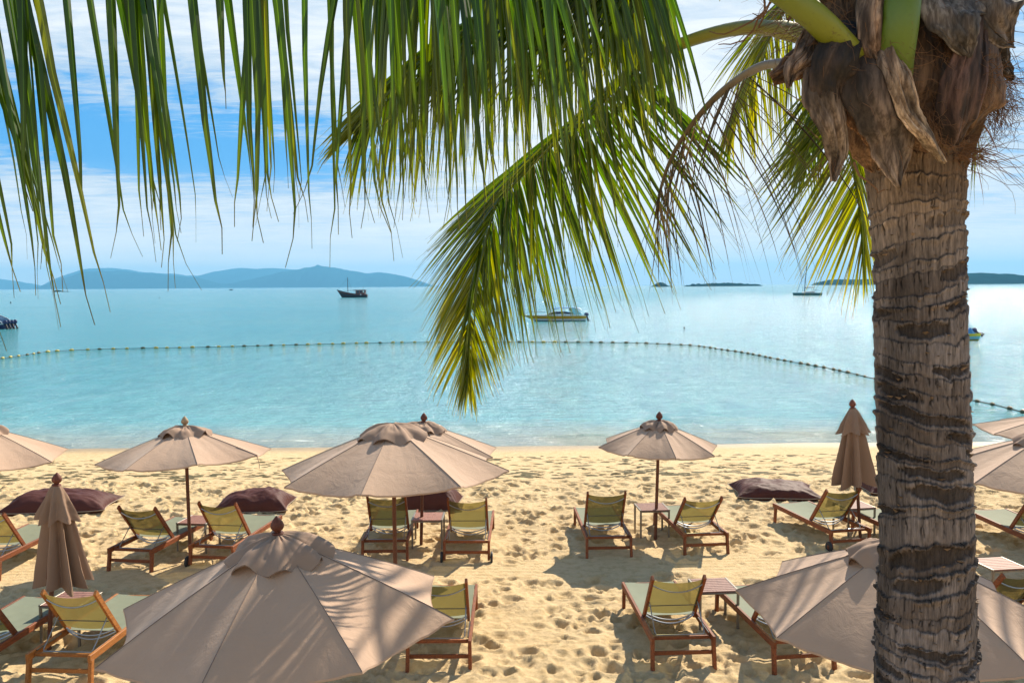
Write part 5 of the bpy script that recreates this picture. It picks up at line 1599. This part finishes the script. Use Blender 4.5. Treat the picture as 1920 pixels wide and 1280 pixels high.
# clasping bases round the heart, broad scoops
rs = random.Random(3)
for i, (x, y, w0, w1, L, lean, sh) in enumerate([
        (1640, 320, 110, 120, 190, 10, 1.2), (1745, 290, 120, 150, 220, 10, 1.0), (1795, 270, 80, 120, 200, 40, 0.9),
        (1612, 230, 100, 120, 180, -15, 0.8), (1700, 250, 130, 170, 230, 0, 0.9), (1775, 190, 120, 160, 220, 30, 0.6), (1830, 150, 80, 110, 180, 40, 0.8),
        (1600, 130, 90, 110, 170, -10, 0.55), (1680, 130, 120, 150, 220, 0, 0.75), (1760, 110, 130, 150, 220, 10, 0.5), (1820, 60, 110, 130, 180, 30, 0.8), (1590, 60, 90, 110, 150, 0, 0.6)]):
    g_ = sh
    sheet([(x, y, -0.20 + 0.0009 * abs(x - 1705)), (x + lean * 0.4, y - L * 0.4, -0.28 + 0.0010 * abs(x - 1705)), (x + lean, y - L, -0.28 + 0.0012 * abs(x - 1705))], [w0 * 0.15, w0 * 0.8, w1, w1 * 0.9, w1 * 0.7], TD,
          col=(0.17 * g_, 0.095 * g_, 0.050 * g_), curl=0.5, ragged=0.22, seed=40 + i, tipcol=(0.10 * g_, 0.055 * g_, 0.028 * g_))
# the torn pieces that hang clear of the crown
sheet([(1552, 110, -0.36), (1540, 165, -0.42), (1556, 225, -0.40), (1570, 285, -0.36), (1562, 340, -0.34)], [58, 66, 52, 38, 6], TD, col=(0.11, 0.07, 0.045), tipcol=(0.22, 0.17, 0.13), curl=0.28, ragged=0.3, seed=71, label='grey brown strip hanging left of the trunk')
sheet([(1600, 60, -0.30), (1570, 110, -0.44), (1556, 160, -0.44), (1566, 210, -0.40)], [60, 80, 60, 20], TD, col=(0.045, 0.028, 0.020), tipcol=(0.05, 0.03, 0.02), curl=0.6, seed=72)
sheet([(1628, 95, -0.40), (1640, 160, -0.45), (1662, 230, -0.42), (1675, 290, -0.38), (1684, 352, -0.36)], [86, 104, 92, 66, 5], TD, col=(0.075, 0.047, 0.032), tipcol=(0.19, 0.14, 0.105), curl=0.25, ragged=0.32, seed=73, label='broad grey boot tapering to a point')
sheet([(1660, 95, -0.44), (1680, 145, -0.48), (1705, 210, -0.46), (1735, 255, -0.44), (1768, 305, -0.40)], [30, 46, 36, 28, 4], TD, col=(0.26, 0.19, 0.14), tipcol=(0.36, 0.26, 0.17), curl=0.5, ragged=0.35, seed=74, label='narrow pale curled strip crossing the crown')
sheet([(1830, 20, -0.34), (1822, 90, -0.40), (1806, 160, -0.42), (1790, 220, -0.38), (1780, 268, -0.32)], [36, 60, 74, 66, 24], TD, col=(0.085, 0.040, 0.025), tipcol=(0.11, 0.06, 0.045), curl=0.6, ragged=0.10, seed=75, label='smooth dark brown spathe')
sheet([(1770, -40, -0.30), (1782, 20, -0.42), (1800, 60, -0.46), (1816, 108, -0.44)], [110, 112, 70, 5], TD, col=(0.12, 0.10, 0.085), tipcol=(0.15, 0.125, 0.105), curl=0.2, ragged=0.35, seed=76)
sheet([(1850, -30, -0.28), (1862, 20, -0.36), (1880, 60, -0.34), (1905, 88, -0.30)], [110, 90, 50, 5], TD, col=(0.13, 0.10, 0.08), tipcol=(0.15, 0.12, 0.10), curl=0.2, ragged=0.4, seed=77)
sheet([(1636, -40, -0.36), (1632, 20, -0.42), (1634, 80, -0.44), (1640, 112, -0.42)], [44, 42, 38, 20], TD, col=(0.34, 0.22, 0.14), tipcol=(0.24, 0.15, 0.10), curl=0.9, ragged=0.05, seed=78, label='pale tan dead stalk in the middle of the crown')
sheet([(1580, 40, -0.15), (1525, 95, -0.20), (1485, 128, -0.20), (1446, 150, -0.18)], [60, 52, 44, 22], TD, col=(0.15, 0.075, 0.035), tipcol=(0.20, 0.10, 0.045), curl=0.8, seed=79, label='short brown cut stub pointing left')
sheet([(1540, 50, -0.32), (1515, 100, -0.40), (1488, 130, -0.40), (1478, 165, -0.38)], [50, 46, 30, 5], TD, col=(0.19, 0.12, 0.08), tipcol=(0.27, 0.19, 0.14), curl=0.5, seed=80)
sheet([(1590, 180, -0.30), (1612, 215, -0.34), (1632, 250, -0.30), (1650, 285, -0.26)], [30, 44, 34, 10], TD, col=(0.24, 0.12, 0.055), tipcol=(0.30, 0.15, 0.07), curl=0.7, ragged=0.3, seed=81)
sheet([(1870, 90, -0.16), (1884, 125, -0.14), (1900, 150, -0.12)], [40, 30, 4], TD, col=(0.07, 0.06, 0.055), curl=0.4, ragged=0.3, seed=82)
# coir fibre tufts
def tuft(cx, cy, d, n, Lr, dirv, spread, seed, rad=0.0011, start=20):
    rs = random.Random(seed)
    mb = MB()
    for i in range(n):
        q = P(cx + rs.gauss(0, start), cy + rs.gauss(0, start), TD + d + rs.uniform(-0.05, 0.05)) - PO
        dd = Vector(dirv) + Vector((rs.gauss(0, spread), rs.gauss(0, spread), rs.gauss(0, spread)))
        dd.normalize()
        L = rs.uniform(*Lr); k = 7
        pts = [q.copy()]
        for j in range(k):
            dd = (dd + Vector((rs.gauss(0, 0.22), rs.gauss(0, 0.22), rs.gauss(0, 0.22) - 0.06))).normalized()
            q = q + dd * (L / k); pts.append(q.copy())
        mb.tube(pts, [rad * (1 - 0.7 * j / k) for j in range(k + 1)], 4, cap=False)
    o = mb.build('fibre_tuft', M['fibre'], palm); o['kind'] = 'stuff'
    return o
tuft(1860, 150, -0.10, 260, (0.06, 0.20), (0.6, 0, -0.5), 0.5, 1, start=22)
tuft(1865, 200, -0.10, 260, (0.05, 0.16), (0.2, 0, -0.6), 0.6, 2, start=20)
tuft(1800, 285, -0.18, 160, (0.05, 0.16), (0.9, 0, 0.05), 0.35, 3, start=14)
tuft(1815, 290, -0.15, 26, (0.20, 0.38), (1.0, 0, 0.1), 0.22, 4, start=8, rad=0.0014)
tuft(1610, 200, -0.33, 120, (0.04, 0.12), (-0.1, 0, -0.8), 0.4, 5, start=18)
tuft(1640, 250, -0.30, 120, (0.03, 0.10), (0.0, -0.2, -0.8), 0.4, 6, start=16)
tuft(1740, 220, -0.36, 200, (0.04, 0.14), (0.1, -0.3, -0.7), 0.4, 7, start=30)
tuft(1650, 90, -0.42, 160, (0.05, 0.18), (0.2, -0.2, -0.4), 0.6, 8, start=50)
tuft(1560, 70, -0.36, 110, (0.05, 0.16), (-0.6, -0.2, -0.2), 0.5, 9, start=35)
tuft(1500, 40, -0.25, 60, (0.10, 0.30), (-0.9, -0.1, 0.1), 0.4, 10, start=30)
tuft(1800, 120, -0.36, 160, (0.06, 0.18), (0.4, -0.2, -0.4), 0.5, 11, start=45)
tuft(1560, 300, -0.33, 60, (0.04, 0.12), (-0.1, 0, -1), 0.3, 12, start=14, rad=0.0008)
# dead flower stalk wisps hanging near the top
mb = MB()
rs = random.Random(9)
for (x0, y0, x1, y1) in ((1460, -10, 1330, 60), (1455, 0, 1345, 90), (1500, 20, 1410, 25), (1440, -10, 1420, 50), (1610, 108, 1665, 200), (1600, 300, 1660, 350)):
    a = P(x0, y0, TD - 0.1) - PO; b = P(x1, y1, TD + 0.3 if x0 < 1520 else TD - 0.42) - PO
    if x0 > 1520: a = P(x0, y0, TD - 0.42) - PO
    pts = [a.lerp(b, t) + Vector((rs.gauss(0, 0.008), 0, rs.gauss(0, 0.008) - 0.05 * math.sin(t * 3.1))) for t in np.linspace(0, 1, 9)]
    mb = MB(); mb.tube(pts, [0.005 * (1 - 0.6 * t) for t in np.linspace(0, 1, 9)], 5); mb.build('dry_twig', M['fibre'], palm)


# ------------------------------------------------ an unseen second palm added beyond the right edge to stripe the parasols with shade
o2 = Vector((12.6, 17.0, 0))
shade_palm = empty('palm_tree', o2)
tag(shade_palm, 'unseen coconut palm added beyond the right edge to stripe the nearest parasol with leaf shadows', 'palm tree')
mb = MB()
top2 = Vector((8.7, 17.2, 12.3))
cl = [(top2 - o2) * t + Vector((1.0 * math.sin(t * math.pi) ** 0.8, 0, 0)) for t in np.linspace(0, 1, 40)]
mb.tube([c - Vector((0, 0, 0.3)) for c in cl], [(0.19 - 0.05 * i / 39) * (1 + 0.03 * (i % 2)) for i in range(40)], 16, col=(0.22, 0.16, 0.11))
mb.build('trunk', M['bark'], shade_palm, colname='col')
def shade_frond(tip, up, seed, n=45, wd=0.13, ln=1.25):
    a = top2; b = Vector(tip); mid = a.lerp(b, 0.45) + Vector((0, 0, up))
    dirx = (b - a).normalized(); side = Vector((-dirx.y, dirx.x, 0)).normalized()
    ctrl = [a, a.lerp(mid, 0.5) + Vector((0, 0, up * 0.35)), mid, mid.lerp(b, 0.55) + Vector((0, 0, up * 0.25)), b]
    frond(ctrl, 0.2, [dict(n=n, dirs=K((0, tuple(side * s_ + dirx * 0.5 - Vector((0, 0, 0.5)))), (1, tuple(side * s_ * 0.6 + dirx - Vector((0, 0, 0.5))))), lens=K((0, ln * 0.6), (0.3, ln), (0.8, ln * 0.8), (1, ln * 0.35)), wd=wd, droop=0.5, jit=0.02, seg=6, bunch=True) for s_ in (1, -1)], 0.04, seed, tree=shade_palm, yellow=0.1)
for i, (tip, up) in enumerate([((2.9, 16.5, 11.2), 0.8), ((3.2, 18.3, 11.8), 0.9), ((4.4, 14.9, 11.2), 0.8), ((5.2, 21.6, 13.2), 0.9), ((7.6, 12.6, 11.4), 0.8), ((9.6, 22.0, 12.8), 0.8), ((13.0, 15.2, 12.0), 0.8), ((13.2, 19.4, 12.2), 0.8)]):
    shade_frond(tip, up, 300 + i)

# ================================================================ HAZE: pale sea air between the camera and the far hills
mh = bpy.data.materials.new('haze'); mh.use_nodes = True
nt = mh.node_tree; nt.nodes.clear()
pvn = nt.nodes.new('ShaderNodeVolumePrincipled')
pvn.inputs['Color'].default_value = (0.22, 0.63, 1.0, 1)
pvn.inputs['Density'].default_value = 0.000072
pvn.inputs['Anisotropy'].default_value = 0.12
om = nt.nodes.new('ShaderNodeOutputMaterial'); nt.links.new(pvn.outputs[0], om.inputs['Volume'])
mb = MB()
X0, Y0, Z0, Z1 = 21300, 21300, -9.0, 480
V = [(x, y, z) for z in (Z0, Z1) for y in (-400, Y0) for x in (-X0, X0)]
mb.add(V, [[0, 2, 3, 1], [4, 5, 7, 6], [0, 1, 5, 4], [2, 6, 7, 3], [0, 4, 6, 2], [1, 3, 7, 5]])
hz = mb.build('haze', mh, None, smooth=False)
tag(hz, 'thin pale blue sea haze over the bay', kind='stuff')
